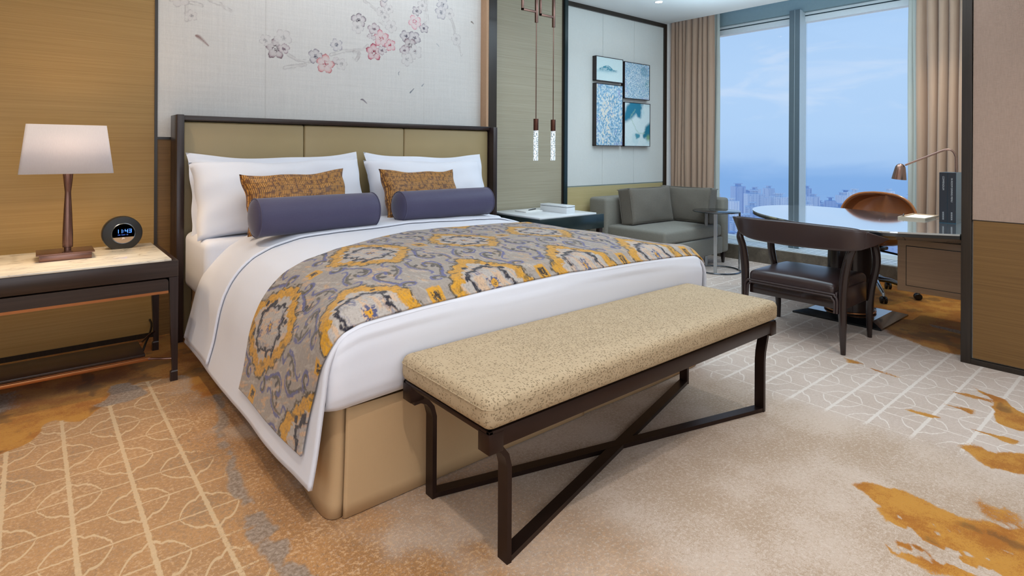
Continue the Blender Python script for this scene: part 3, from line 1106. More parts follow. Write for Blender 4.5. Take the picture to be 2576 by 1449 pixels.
# half profile from the hem up to the middle of the bed: distance out from the centre line, height
PA = np.array([(1.100, .13), (1.085, .19), (1.066, .26), (1.052, .33), (1.040, .39), (1.020, .45), (.988, .51), (.945, .565), (.89, .615), (.80, .655), (.66, .688), (.45, .700), (0, .705)])
PF = np.array([(1.085, .13), (1.075, .19), (1.066, .26), (1.058, .33), (1.052, .39), (1.046, .46), (1.035, .53), (1.020, .585), (.990, .622), (.93, .642), (.75, .655), (.45, .668), (0, .676)])


def resample(P, n):
    d_ = np.concatenate([[0], np.cumsum(np.hypot(*np.diff(P, axis=0).T))])
    s = np.linspace(0, d_[-1], n)
    # Catmull-like smoothing through dense linear + box filter
    x = np.interp(s, d_, P[:, 0]); z = np.interp(s, d_, P[:, 1])
    for _ in range(6):
        x[1:-1] = (x[:-2] + 2 * x[1:-1] + x[2:]) / 4
        z[1:-1] = (z[:-2] + 2 * z[1:-1] + z[2:]) / 4
    return s, x, z


NP_ = 160
SA, XA, ZA = resample(PA, NP_)
SF, XF, ZF = resample(PF, NP_)
LEN = SA[-1]


def bed_pt(s, y, off=0.0):
    """s: signed distance across the bed from its centre line, y along it. returns x, y, z arrays"""
    a = np.abs(s)
    q = LEN - a                      # distance from the hem
    w_ = sstep(2.10, 1.70, y)        # crisper shoulders at the foot
    def P(X, Z, Sx):
        return np.interp(q, Sx, X), np.interp(q, Sx, Z)
    xa, za = P(XA, ZA, SA)
    xf, zf = P(XF, ZF, SF * LEN / SF[-1])
    x = xa * (1 - w_) + xf * w_
    z = za * (1 - w_) + zf * w_
    e = .004
    def raw(qq):
        X = np.interp(qq, SA, XA) * (1 - w_) + np.interp(qq, SF * LEN / SF[-1], XF) * w_
        Z = np.interp(qq, SA, ZA) * (1 - w_) + np.interp(qq, SF * LEN / SF[-1], ZF) * w_
        return X, Z
    x1, z1 = raw(np.clip(q - .03, 0, LEN)); x2, z2 = raw(np.clip(q + .03, 0, LEN))
    tx, tz = x2 - x1, z2 - z1
    L = np.hypot(tx, tz) + 1e-9
    nx, nz = tz / L, -tx / L          # outward normal
    nx, nz = np.where(nz < -.2, nx, np.abs(nx)), np.abs(nz)
    bul = .006 * (fbm(s * 3 + 5, y * 3, 61) - .5) * 2
    x = x + nx * (off + bul); z = z + nz * (off + bul)
    hang = sstep(.60, .30, z)
    x = x + hang * .003 * np.sin(y * 7 + 1.3)
    # round over the foot edge
    z = z - np.where(z > .3, .05 * sstep(1.78, 1.67, y) ** 2, 0) * sstep(.45, .6, z)
    return XC + np.sign(s + 1e-9) * x, y + 0 * s, z


def sheet(name, s0, s1, y0f, y1f, off, mat, parent=None, ns=160, ny=90, thick=.008, attrs_fn=None, z_extra=None):
    """cloth lying on the bed between two cross distances; y limits may vary across"""
    sv = np.linspace(s0, s1, ns)
    tv = np.linspace(0, 1, ny)
    Sg, Tg = np.meshgrid(sv, tv, indexing='ij')
    y0_ = y0f(Sg); y1_ = y1f(Sg)
    Yg = y0_ + (y1_ - y0_) * Tg
    X, Y, Z = bed_pt(Sg, Yg, off)
    at = attrs_fn(Sg, Yg) if attrs_fn else None
    o = np_grid(name, X, Y, Z, mat=mat, parent=parent, attrs=at)
    md = o.modifiers.new('thickness', 'SOLIDIFY'); md.thickness = thick; md.offset = -1
    return o


bed = thing('bed', 'king-size bed with a tan pleated skirt, under the white bedding', 'bed')
# box base + skirt
b = newbm(); box(b, (.80, 1.80, .05), (2.72, 3.90, .33), .01); obj('bed_base', b, MT['skirt'], bed)
b = newbm(); box(b, (.80, 1.74, .30), (2.64, 3.45, .622), .10, 6); box(b, (.702, 3.36, .32), (2.745, 3.90, .655), .045, 5); obj('mattress', b, MT['white_linen2'], bed)


def skirt_panel(bm, pts, z0, z1, fl=.02, nseg=10):
    """hanging cloth panel following plan points, flaring outward at the hem"""
    P = smooth_curve([(p[0], p[1], 0) for p in pts], nseg)
    cx, cy = 1.76, 2.7
    prev = None
    def out(p):
        v = Vector((p.x - cx, p.y - cy, 0)); v.x *= .9
        return v.normalized()
    rows = 8
    for p in P:
        o_ = out(p)
        col = [bm.verts.new((p.x + o_.x * fl * (1 - k / rows) ** 1.5, p.y + o_.y * fl * (1 - k / rows) ** 1.5, z0 + (z1 - z0) * k / rows)) for k in range(rows + 1)]
        if prev:
            for k in range(rows):
                bm.faces.new((prev[k], col[k], col[k + 1], prev[k + 1]))
        prev = col


def skirt(name, pts, z0=.003, z1=.335, fl=.025):
    bm = newbm(); skirt_panel(bm, pts, z0, z1, fl)
    o = obj(name, bm, MT['skirt'], bed)
    md = o.modifiers.new('thickness', 'SOLIDIFY'); md.thickness = .006
    return o


skirt('bed_skirt', [(.792, 1.722), (.80, 1.720), (1.2, 1.728), (1.6, 1.732), (1.838, 1.735)])
skirt('bed_skirt', [(1.846, 1.742), (2.2, 1.732), (2.5, 1.735), (2.71, 1.745)])
skirt('bed_skirt', [(.745, 1.80), (.742, 2.4), (.742, 3.2), (.745, 3.88)], fl=.02)
skirt('bed_skirt', [(2.745, 1.79), (2.75, 2.4), (2.75, 3.2), (2.745, 3.88)], fl=.02)
skirt('skirt_pleat', [(.742, 1.96), (.730, 1.84), (.733, 1.765), (.752, 1.742), (.776, 1.748)], fl=.034)
skirt('skirt_pleat', [(.755, 1.785), (.80, 1.775), (.85, 1.775)], fl=.004)
skirt('skirt_pleat', [(2.72, 1.765), (2.738, 1.775), (2.742, 1.79)], fl=.022)
skirt('skirt_pleat', [(1.80, 1.752), (1.846, 1.755), (1.89, 1.752)], fl=.01)
rebase(bed, (XC, 2.8, 0))

# duvet
duvet = sheet('duvet', -LEN, LEN, lambda s: 1.678 + .02 * sstep(LEN - .50, LEN, np.abs(s)), lambda s: 3.42 + 0 * s, .0, MT['white_linen'], ns=200, ny=120, thick=.012)
tag(duvet, 'smooth white duvet covering the bed, tucked flat at the foot end', 'duvet')
# tucked foot end
bm = newbm()
prof = [(1.730, -.024), (1.706, -.030), (1.684, -.046), (1.674, -.078), (1.669, -.12), (1.670, -.20), (1.675, -.26), (1.686, -.295), (1.706, -.315), (1.755, -.322)]


def footfn(u, v):
    x = .690 + (2.725 - .690) * u
    _, _, z = bed_pt(np.array(x - XC) * 1.0, np.array(1.75))
    ax = abs(x - XC)
    zt = float(np.interp(ax, PF[::-1, 0], PF[::-1, 1]))
    k = v * (len(prof) - 1); i = min(int(k), len(prof) - 2); f = k - i
    y = prof[i][0] * (1 - f) + prof[i + 1][0] * f
    dz = prof[i][1] * (1 - f) + prof[i + 1][1] * f
    ce = min(x - .690, 2.725 - x)
    y += .03 * max(0, 1 - ce / .05) ** 2
    zb = .345 + .004 * math.sin(x * 7)
    z = zt + dz if dz > -.08 else (zt - .08) + (zb - (zt - .08)) * (-(dz + .08)) / (.322 - .08)
    y += .006 * math.sin(x * 5 + z * 6) * (1 if dz < -.08 else .3)
    return Vector((x, y, z))


gridf(bm, footfn, 120, 36)
ft = obj('duvet_foot_end', bm, MT['white_linen'], duvet, angle=80)
md = ft.modifiers.new('thickness', 'SOLIDIFY'); md.thickness = .01; md.offset = 0
rebase(duvet, (XC, 2.4, 0))

# turned-down sheet band
fold = sheet('turned_down_sheet', -LEN + .03, LEN - .03, lambda s: 2.94 + .06 * np.clip((.95 - np.abs(s)) / .9, -1, 1), lambda s: 3.40 + 0 * s, .014, MT['white_linen2'], ns=180, ny=40, thick=.010)
tag(fold, 'white top sheet folded back over the duvet below the pillows', 'sheet')
rebase(fold, (XC, 3.2, 0))

# ---- patterned runner
TS, TT = .487, .57
S0 = -(XC - 1.108) - .0       # a medallion centre in cross distance
Y0 = 2.27


def spiral(cx, cy, r0, r1, a0, a1, n=22):
    return [(cx + (r0 + (r1 - r0) * k / n) * math.cos(a0 + (a1 - a0) * k / n), cy + (r0 + (r1 - r0) * k / n) * math.sin(a0 + (a1 - a0) * k / n)) for k in range(n + 1)]


def runner_paint(Sg, Yg):
    s = Sg; y = Yg
    jx = (fbm(s * 130, y * 40, 3, 2) - .5) * .022 + (fbm(s * 14, y * 14, 6) - .5) * .012
    jy = (fbm(s * 50 + 9, y * 160, 5, 2) - .5) * .020 + (fbm(s * 14, y * 14 + 30, 8) - .5) * .012
    a = s - S0; c = y - Y0
    row = np.round(c / TT)
    best = None
    bestm = np.full(s.shape, 9.0)
    A = np.zeros(s.shape); B = np.zeros(s.shape)
    for dr in (-1, 0, 1):
        r = row + dr
        sh = np.where(np.mod(np.abs(r), 2) > .5, TS / 2, 0)
        aa = a - sh
        aa = aa - TS * np.round(aa / TS)
        bb = c - r * TT
        mt_ = np.abs(aa) / (TS / 2) + np.abs(bb) / TT
        k = mt_ < bestm
        bestm = np.where(k, mt_, bestm); A = np.where(k, aa, A); B = np.where(k, bb, B)
    A = A + jx; B = B + jy
    img = np.ones(s.shape + (3,)) * np.array(srgb('9d9187')[:3])
    img = img * (1 + ((fbm(s * 10, y * 300, 12) - .5) * .25)[..., None])
    hatch = fbm((s + y * .35) * 90, (y - s * .35) * 22, 15)
    img = lay(img, .7 * sstep(.55, .66, hatch) * sstep(.35, .6, fbm(s * 16, y * 16, 18)), 'c99d70')
    img = lay(img, .35 * sstep(.6, .7, fbm((s + y * .35) * 80, (y - s * .35) * 20, 25)), 'c8beb4')
    PA_, PB = np.abs(A), np.abs(B)
    OL, BL, NV, GD = '4a4234', '5d5d88', '24202c', 'cf9526'

    bestq = np.full(s.shape, 9.0)
    QA = np.zeros(s.shape); QB = np.zeros(s.shape)
    for dr in (-1, 0, 1):
        r = row + dr
        sh = np.where(np.mod(np.abs(r), 2) > .5, TS / 2, 0) + TS / 2
        aa = a - sh
        aa = aa - TS * np.round(aa / TS)
        bb = c - r * TT
        mt_ = np.abs(aa) / (TS / 2) + np.abs(bb) / TT
        k = mt_ < bestq
        bestq = np.where(k, mt_, bestq); QA = np.where(k, aa, QA); QB = np.where(k, bb, QB)
    ja, jb = jx * .55, jy * .55
    qx = np.abs(QA + ja); qy = np.abs(QB + jb)

    def stroke(img, pts, wd, col, op=1.0, dash=0, seed=1):
        m = sstep(wd, wd * .6, line_dist(qx, qy, pts))
        if dash:
            m = m * sstep(.16, .28, fbm(s * dash, y * dash, seed))
        return lay(img, m * op, col)

    def cv2(pts, n=5):
        return [(p.x, p.y) for p in smooth_curve([(q[0], q[1], 0) for q in pts], n)]
    sp1 = [(.058 + .034 * math.cos(t_) * (1 - .11 * t_), .088 + .036 * math.sin(t_) * (1 - .11 * t_)) for t_ in np.linspace(.2, 5.6, 24)]
    tail = cv2([sp1[0], (.097, .125), (.118, .165), (.135, .205), (.134, .245), (.108, .272), (.080, .262), (.083, .238)])
    img = stroke(img, [(p[0] * .92 - .001, p[1] - .013) for p in tail], .0085, OL, .85, 20, 4)
    img = stroke(img, tail, .0062, BL, 1, 12, 5)
    img = stroke(img, sp1, .0062, BL, 1, 12, 7)
    img = stroke(img, [(.058 + (p[0] - .058) * .62, .088 + (p[1] - .088) * .62) for p in sp1[:14]], .0070, OL, .9, 24, 9)
    low = cv2([(.020, .300), (.018, .255), (.034, .215), (.060, .190), (.074, .165), (.062, .150)])
    img = stroke(img, low, .0062, BL, .95, 12, 17)
    img = stroke(img, [(p[0] + .012, p[1] + .006) for p in low[:16]], .0070, OL, .8, 22, 18)
    img = stroke(img, cv2([(.012, .40), (.030, .365), (.055, .345), (.060, .320), (.042, .312)]), .0060, BL, .95, 12, 27)
    img = stroke(img, cv2([(.024, .405), (.044, .375), (.066, .360)]), .0065, OL, .8, 24, 28)
    img = stroke(img, [(.100, .215), (.112, .228)], .010, NV, .85, 40, 19)
    img = stroke(img, [(.040, .245), (.052, .256)], .009, NV, .8, 40, 20)
    img = stroke(img, [(.090, .060), (.098, .072)], .008, NV, .8, 40, 21)
    # key-like tips
    ring = np.abs(np.hypot(A - .118, B + .195) - .011)
    img = lay(img, sstep(.0045, .002, ring), NV)
    img = lay(img, sstep(.004, .002, line_dist(A, B, [(.085, -.155), (.112, -.185)])), NV)
    ring = np.abs(np.hypot(A + .118, B - .20) - .010)
    img = lay(img, sstep(.0045, .002, ring), NV)
    # gold ring of the medallion
    th = np.arctan2(B, A)
    rad = (np.abs(A) / .172) ** 1.25 + (np.abs(B) / .232) ** 1.25
    rad = rad ** (1 / 1.25)
    rad = rad + .035 * np.sin(th * 18) + .03 * np.sin(th * 7 + 1)
    tex = fbm((s + y * .5) * 260, (y - s) * 60, 31)
    g = sstep(1.04, 1.0, rad) * sstep(.72, .77, rad)
    img = lay(img, sstep(1.11, 1.06, rad) * sstep(.97, 1.02, rad) * sstep(.32, .45, tex) * .95, '43361c')
    img = lay(img, sstep(.77, .72, rad) * .8, 'b5aba3')
    img = lay(img, sstep(.77, .73, rad) * .6 * sstep(.52, .62, hatch), 'd2a67a')
    img = lay(img, g, GD)
    img = lay(img, g * sstep(.5, .68, tex) * .55, '9a6a14')
    img = lay(img, g * .8 * sstep(.62, .72, fbm(s * 50, y * 50, 35)), '6b5320')
    # navy ring
    r2 = ((np.abs(A) / .172) ** 1.6 + (np.abs(B) / .232) ** 1.6) ** (1 / 1.6) + .06 * np.sin(th * 4 + .6) + .03 * np.sin(th * 13)
    nv = sstep(.57, .545, r2) * sstep(.445, .47, r2) * sstep(.22, .33, fbm(s * 26, y * 26, 41))
    img = lay(img, nv, NV)
    img = lay(img, .6 * sstep(.46, .44, r2) * sstep(.38, .41, r2) * sstep(.4, .5, tex), '6f7083')
    for (px_, py_, rr) in ((.085, .07, .014), (-.088, -.05, .013), (.045, -.115, .012), (-.05, .125, .012), (.062, .125, .011), (-.075, -.105, .012)):
        img = lay(img, sstep(rr, rr * .7, np.hypot(A - px_, (B - py_) * .8)), NV)
    star = np.hypot(A, B) / (.020 * (1 + .45 * np.cos(th * 8)))
    img = lay(img, sstep(1.1, .9, star), '4c4f72')
    img = lay(img, sstep(.010, .008, np.maximum(np.abs(A), np.abs(B))), GD)
    img = lay(img, sstep(.004, .002, np.hypot(A, B)), NV)
    for (px_, py_) in ((.035, -.07), (-.035, .06)):
        img = lay(img, .8 * sstep(.015, .009, np.hypot((A - px_), (B - py_) * .7)) * sstep(.35, .5, tex), '54577c')
    # small gold squares between medallions
    sq = np.maximum(np.abs(QA + ja) / .027, np.abs(QB + jb) / .034)
    img = lay(img, sstep(1.05, .9, sq), GD)
    img = lay(img, sstep(.62, .5, sq) * sstep(.35, .45, tex), '3a2c1c')
    img = lay(img, .35 * sstep(.6, .8, fbm(s * 240, y * 240, 51, 1)), '7d7468')
    return {'paint': img}


RL = LEN - .075
runner = sheet('bed_runner', -RL, RL,
               lambda s: 1.682 + .08 * sstep(.95, RL, np.abs(s)),
               lambda s: 2.69 - .20 * sstep(.15, .72, -s) - .07 * sstep(.9, RL, -s) - .15 * sstep(.9, RL, s), .013, m_attr('ikat_woven_runner', 'paint', .7, .35, sheen=.2), ns=900, ny=330, thick=.006, attrs_fn=runner_paint)
tag(runner, 'grey, gold and slate ikat-patterned runner draped across the foot of the bed', 'bed runner')
rebase(runner, (XC, 2.1, 0))

# ---- headboard
hb = thing('headboard', 'upholstered olive-tan headboard in a dark wood frame with projecting side posts behind the pillows', 'headboard')
b = newbm()
box(b, (.655, 3.865, 0), (.695, 4.06, 1.352), .004); obj('post', b, MT['dark_wood_v'], hb)
b = newbm()
box(b, (3.025, 3.865, 0), (3.068, 4.0, 1.345), .004); obj('post', b, MT['dark_wood_v'], hb)
b = newbm(); box(b, (.695, 3.915, 1.318), (3.025, 3.99, 1.350), .003); obj('top_rail', b, MT['dark_wood'], hb)
b = newbm(); box(b, (.69, 3.985, 0), (3.03, 4.02, 1.34)); obj('backing', b, MT['dark_wood'], hb)


def cushion_panel(x0, x1, z0, z1, y, t, r=.02):
    bm = newbm()
    box(bm, (x0, y, z0), (x1, y + t, z1), r, 4)
    return bm


for x0, x1 in ((.697, 1.432), (1.434, 2.205), (2.207, 3.023)):
    obj('headboard_panel', cushion_panel(x0, x1, .012, 1.315, 3.935, .06, .016), MT['leather_olive'], hb)
rebase(hb, (XC + .14, 3.99, 0))


# ---- pillows
def pillow_mesh(w_, h_, t_, flange=0, corner=.06, sag=0, seed=0, seamless=False, puff=.42, wrinkle=.006):
    bm = newbm()
    rs = np.random.RandomState(seed)
    ph = rs.rand(6) * 6
    def mk(sgn):
        def fn(u, v):
            a, c = u * 2 - 1, v * 2 - 1
            # outline pulled in between pointed corners
            x = a * w_ / 2 * (1 - corner * (1 - c * c) * .6)
            z = c * h_ / 2 * (1 - corner * (1 - a * a) * 1.4)
            fa = min(1, max(0, (1 - abs(a)) * w_ / 2 - flange) / (w_ / 2 * .9))
            fc = min(1, max(0, (1 - abs(c)) * h_ / 2 - flange) / (h_ / 2 * .9))
            th = t_ / 2 * (1 - (1 - fa) ** 3) ** puff * (1 - (1 - fc) ** 3) ** puff if fa > 0 and fc > 0 else 0
            th *= .92 + .08 * math.cos(c * 1.5 + .4)
            wr = wrinkle * (math.sin(a * 7 + c * 4 + ph[0]) * .5 + math.sin(a * 3 - c * 9 + ph[1]) * .5 + math.sin(a * 15 + c * 3 + ph[2]) * .25)
            ed = 1.0 if (0 < u < 1 and 0 < v < 1) else 0.0
            inner = min(1, th / .02)
            y = -sgn * (th + .003 * ed) + wr * (.6 * (1 - inner) + (1.2 if sgn > 0 else .2) * inner)
            x += .004 * math.sin(c * 8 + ph[3]); z += .005 * math.sin(a * 6 + ph[4])
            z -= sag * (1 - a * a) * (1 if c > 0 else 0) * c
            return Vector((x, y, z))
        return fn
    gridf(bm, mk(1), 44, 34, uvs=True)
    gridf(bm, mk(-1), 44, 34, uvs=True)
    bmesh.ops.remove_doubles(bm, verts=bm.verts[:], dist=1e-5)
    return bm


def put_pillow(name, bm, mat, loc, lean, yaw=0, rollz=0, label=None, cat='pillow', group=None):
    o = obj(name, bm, mat, None, angle=70)
    o.location = loc
    o.rotation_euler = (math.radians(-lean), math.radians(rollz), math.radians(yaw))
    tag(o, label, cat, group)
    return o


put_pillow('pillow', pillow_mesh(1.08, .50, .17, flange=.045, corner=.05, sag=.02, seed=1), MT['white_linen2'], (1.245, 3.80, .885), 16, 0, -.5,
           'white pillow against the headboard, at the back of the left pair', 'pillow', 'white pillows')
put_pillow('pillow', pillow_mesh(1.05, .50, .17, flange=.045, corner=.05, sag=.015, seed=2), MT['white_linen2'], (2.36, 3.80, .880), 16, 0, 1,
           'white pillow against the headboard, at the back of the right pair', 'pillow', 'white pillows')
put_pillow('pillow', pillow_mesh(1.02, .46, .20, flange=.0, corner=.06, sag=.0, seed=3), MT['white_linen'], (1.195, 3.585, .868), 22, 0, -1,
           'plump white pillow at the front of the left pair, behind the wider copper cushion', 'pillow', 'white pillows')
put_pillow('pillow', pillow_mesh(.98, .45, .20, flange=.0, corner=.06, sag=.0, seed=4), MT['white_linen'], (2.235, 3.60, .862), 22, 0, 1,
           'plump white pillow at the front of the right pair, nearest the pendant lamps', 'pillow', 'white pillows')
put_pillow('cushion', pillow_mesh(.60, .36, .14, corner=.10, seed=5, wrinkle=.003), MT['quilt'], (1.178, 3.315, .855), 24, 0, -2,
           'pleated copper-brown silk cushion on the left half of the bed, behind the nearer slate bolster', 'cushion', 'copper cushions')
put_pillow('cushion', pillow_mesh(.58, .36, .14, corner=.10, seed=6, wrinkle=.003), MT['quilt'], (2.02, 3.36, .850), 24, 0, 1,
           'pleated copper-brown silk cushion on the right half of the bed, behind the farther slate bolster', 'cushion', 'copper cushions')


def bolster(label, loc, L, r, yaw):
    root = thing('bolster', label, 'bolster', 'slate bolsters')
    bm = newbm()
    prof = []
    n = 14
    for k in range(n + 1):                  # rounded left end
        a = PI / 2 * k / n
        prof.append((r * (.01 + .975 * math.sin(a)), -L / 2 + .010 - .026 * math.cos(a)))
    prof[-1] = (r * .985, -L / 2 + .008)
    body = [(r * (1 + .012 * math.sin(PI * k / 10)), -L / 2 + .012 + (L - .024) * k / 10) for k in range(11)]
    P = prof + body + [(q[0], -q[1]) for q in prof[::-1]]
    lathe(bm, P, (0, 0, 0), 48, 'X')
    obj('bolster_cover', bm, MT['navy'], root, angle=60)
    for sg in (-1, 1):
        bm = newbm()
        tube(bm, [(sg * (L / 2 - .006), r * math.cos(a) * 1.0, r * math.sin(a)) for a in np.linspace(0, 2 * PI, 49)[:-1]], .0028, 6, closed=True)
        obj('piping', bm, MT['navy'], root)
    root.location = loc
    root.rotation_euler = (0, 0, yaw)
    return root


bolster('slate-blue bolster in front of the wider copper cushion, nearer the table lamp', (1.195, 3.075, .800), .67, .098, .055)
bolster('slate-blue bolster in front of the right copper cushion, nearer the pendant lamps', (2.055, 3.13, .802), .69, .092, .03)

# ================================================================== BENCH
bench = thing('bench', 'bench with sand basketweave cushion on a crossed bronze frame, before the bed', 'bench')
bm = newbm()


def cush(bm, x0, x1, y0, y1, z0, z1, r=.028, crown=.012):
    bb = prim_box((x0, y0, z0), (x1, y1, z1), r, 5)
    bmesh.ops.subdivide_edges(bb, edges=[e for e in bb.edges if e.calc_length() > .2], cuts=14, use_grid_fill=True)
    for v in bb.verts:
        if v.co.z > (z0 + z1) / 2:
            a = (v.co.x - x0) / (x1 - x0); c = (v.co.y - y0) / (y1 - y0)
            v.co.z += crown * max(0, 1 - (2 * a - 1) ** 4) * max(0, 1 - (2 * c - 1) ** 4)
    merge(bm, bb)


cush(bm, .918, 2.545, 1.190, 1.662, .402, .488)
bc = obj('seat_cushion', bm, MT['bench'], bench, angle=60)
bm = newbm()
for z in (.462,):
    P = []
    for (cx, cy, a0) in ((2.517, 1.22, -90), (2.517, 1.634, 0), (.946, 1.634, 90), (.946, 1.22, 180)):
        for k in range(7):
            a = math.radians(a0 + 15 * k)
            P.append((cx + .0285 * math.cos(a), cy + .0285 * math.sin(a), z))
    tube(bm, P, .0018, 6, closed=True)
obj('welt_seam', bm, MT['bench'], bench)
bm = newbm()
box(bm, (.93, 1.200, .352), (2.535, 1.214, .402), .002)
box(bm, (.93, 1.642, .352), (2.535, 1.656, .402), .002)
box(bm, (.93, 1.200, .388), (.944, 1.656, .402), .002)
box(bm, (2.521, 1.200, .388), (2.535, 1.656, .402), .002)
box(bm, (.944, 1.214, .394), (2.521, 1.642, .400))
for x0 in (.9285, 2.4865):
    for y0 in (1.1985, 1.6075):
        box(bm, (x0, y0, .340), (x0 + .05, y0 + .05, .395), .002)
obj('frame', bm, MT['bench_metal'], bench, angle=30)
for sx, xo, xi in ((1, .945, 1.022), (-1, 2.520, 2.485)):
    for y in (1.246, 1.632):
        bm = newbm()
        if sx > 0:
            pts = [(xo, y, .336), (xo + .025, y, .337), (xo + .05, y, .326), (xo + .068, y, .303), (xi, y, .27), (xi, y, .2), (xi, y, .1), (xi, y, .0)]
        else:
            pts = [(xo, y, .342), (xo - .006, y, .325), (xo - .018, y, .295), (xo - .03, y, .26), (xi, y, .22), (xi, y, .15), (xi, y, .08), (xi, y, .0)]
        bar(bm, pts, .042, .016, (0, 1, 0))
        obj('leg', bm, MT['bench_metal'], bench, angle=30)
for ya, yb in ((1.246, 1.632), (1.632, 1.246)):
    bm = newbm()
    dx, dy = 2.485 - 1.022, yb - ya
    bar(bm, [(1.022, ya, .009 + (.0 if ya < yb else .0006)), (2.485, yb, .009 + (.0 if ya < yb else .0006))], .040, .016, (-dy, dx, 0))
    obj('cross_bar', bm, MT['bench_metal'], bench, angle=30)
rebase(bench, (1.73, 1.44, 0))

# ================================================================== LEFT NIGHTSTAND
ns = thing('nightstand', 'long dark wood nightstand with cream marble top, under the table lamp', 'nightstand')
NX0, NX1, NY0, NY1 = -1.05, .560, 3.245, 4.03
bm = newbm(); box(bm, (NX0, NY0 - .004, .5965), (.530, 3.875, .606), .002); obj('marble_top', bm, MT['marble'], ns)
bm = newbm()
box(bm, (NX0, NY0 + .0, .5155), (NX1, NY0 + .03, .596), .003)
box(bm, (NX0, 3.86, .43), (NX1, 3.89, .595), .003)
box(bm, (.531, NY0 + .031, .43), (NX1, 3.858, .596), .003)
box(bm, (NX0, NY0 + .03, .575), (.53, 3.86, .585))
obj('apron', bm, MT['dark_wood'], ns, angle=30)
bm = newbm()
poly = [(-.85, .452), (.517, .452), (.517, .495), (.513, .506), (.503, .510), (-.85, .510)]
prism(bm, poly, NY0 - .003, NY0 + .35, 0, 'XZ'); obj('drawer', bm, MT['dark_wood'], ns, False)
bm = newbm(); box(bm, (-.86, NY0 + .004, .440), (.518, NY0 + .02, .451)); box(bm, (-.86, NY0 + .012, .436), (.518, NY0 + .6, .441)); obj('copper_strip', bm, MT['copper'], ns, False)


def taper_leg(bm, x0, x1, y0, y1, z1, foot, z0=0, kx=0, ky=0):
    """square leg tapering to a thin blade with a small block foot; kx, ky say which side stays straight"""
    def ring(z, a):
        w_ = (x1 - x0) * a; d_ = (y1 - y0) * a
        xx0 = x0 if kx < 0 else (x1 - w_ if kx > 0 else (x0 + x1 - w_) / 2)
        yy0 = y0 if ky < 0 else (y1 - d_ if ky > 0 else (y0 + y1 - d_) / 2)
        return [bm.verts.new(p) for p in ((xx0, yy0, z), (xx0 + w_, yy0, z), (xx0 + w_, yy0 + d_, z), (xx0, yy0 + d_, z))]
    R_ = [ring(z1, 1), ring(z0 + .055, foot), ring(z0 + .05, foot), ring(z0 + .045, foot * 1.3), ring(z0, foot * 1.3)]
    for A, B in zip(R_[:-1], R_[1:]):
        for k in range(4):
            bm.faces.new((A[k], A[(k + 1) % 4], B[(k + 1) % 4], B[k]))
    bm.faces.new(R_[0]); bm.faces.new(R_[-1][::-1])


for x0, x1, y0, y1, kx in ((.520, .560, NY0, NY0 + .035, 1), (.520, .560, 3.80, 3.84, 1), (NX0, NX0 + .04, NY0, NY0 + .035, -1), (NX0, NX0 + .04, 3.80, 3.84, -1)):
    bm = newbm(); taper_leg(bm, x0, x1, y0, y1, .515 if y0 < 3.5 else .45, .60, 0, kx, 0)
    obj('leg', bm, MT['dark_wood_v'], ns, False)
bm = newbm(); box(bm, (NX0 + .1, 3.345, .118), (.435, 3.595, .130), .002); obj('shelf', bm, MT['dark_wood'], ns)
bm = newbm(); box(bm, (NX0 + .05, 3.325, .100), (.455, 3.340, .116), .002); box(bm, (NX0 + .05, 3.60, .100), (.455, 3.612, .116), .002)
box(bm, (NX0 + .1, 3.34, .104), (.435, 3.60, .117)); obj('shelf_rail', bm, MT['copper'], ns)
for ya, yb in ((3.333, 3.262), (3.606, 3.82)):
    bm = newbm()
    tube(bm, smooth_curve([(.44, ya, .108), (.475, (ya * 2 + yb) / 3, .108), (.505, (ya + yb * 2) / 3, .108), (.545, yb, .108)], 5), .0055, 8)
    obj('shelf_bracket', bm, MT['bronze'], ns)
rebase(ns, (-.25, 3.55, 0))

# cable behind the nightstand
bm = newbm(); tube(bm, smooth_curve([(.462, 3.70, .012), (.472, 3.72, .035), (.492, 3.76, .068), (.525, 3.86, .095), (.548, 3.98, .105), (.552, 4.075, .11)], 6), .006, 8)
tag(obj('cable', bm, MT['plastic_black']), 'short black cable rising from the carpet behind the nightstand leg', 'cable')

# table lamp
tl = thing('table_lamp', 'bronze table lamp with a white tapered rectangular shade on the marble nightstand', 'table lamp')
LX, LY = .138, 3.60
ZT = .604
bm = newbm()
box(bm, (LX - .110, LY - .085, ZT), (LX + .092, LY + .085, ZT + .032), .002)
box(bm, (LX - .122, LY - .092, ZT + .032), (LX + .104, LY + .092, ZT + .038), .001)
obj('base', bm, MT['bronze'], tl, angle=30)
bm = newbm()
prof = [(.0145, ZT + .038), (.0145, ZT + .052), (.0205, ZT + .054), (.0215, ZT + .07), (.021, ZT + .12), (.0175, ZT + .22), (.0135, ZT + .30), (.0125, ZT + .325), (.0135, ZT + .335), (.017, ZT + .37), (.021, ZT + .415), (.021, ZT + .43)]
lathe(bm, prof, (LX, LY, 0), 40)
obj('stem', bm, MT['bronze'], tl, angle=50)
bm = newbm()
z0s, z1s = 1.025, 1.262
rb = (.183, .115); rt = (.156, .085)
ox = -.005
def ring_(z, r_):
    return [(LX + ox + sx * r_[0], LY + sy * r_[1], z) for sx, sy in ((-1, -1), (1, -1), (1, 1), (-1, 1))]
lo = [bm.verts.new(p) for p in ring_(z0s, rb)]; hi = [bm.verts.new(p) for p in ring_(z1s, rt)]
for k in range(4):
    bm.faces.new((lo[k], lo[(k + 1) % 4], hi[(k + 1) % 4], hi[k]))
bmesh.ops.bevel(bm, geom=[e for e in bm.edges if abs(e.verts[0].co.z - e.verts[1].co.z) > .1], offset=.012, segments=3, profile=.5, affect='EDGES')
sh = obj('lamp_shade', bm, MT['shade'], tl, angle=50)
md = sh.modifiers.new('t', 'SOLIDIFY'); md.thickness = .002
bm = newbm()
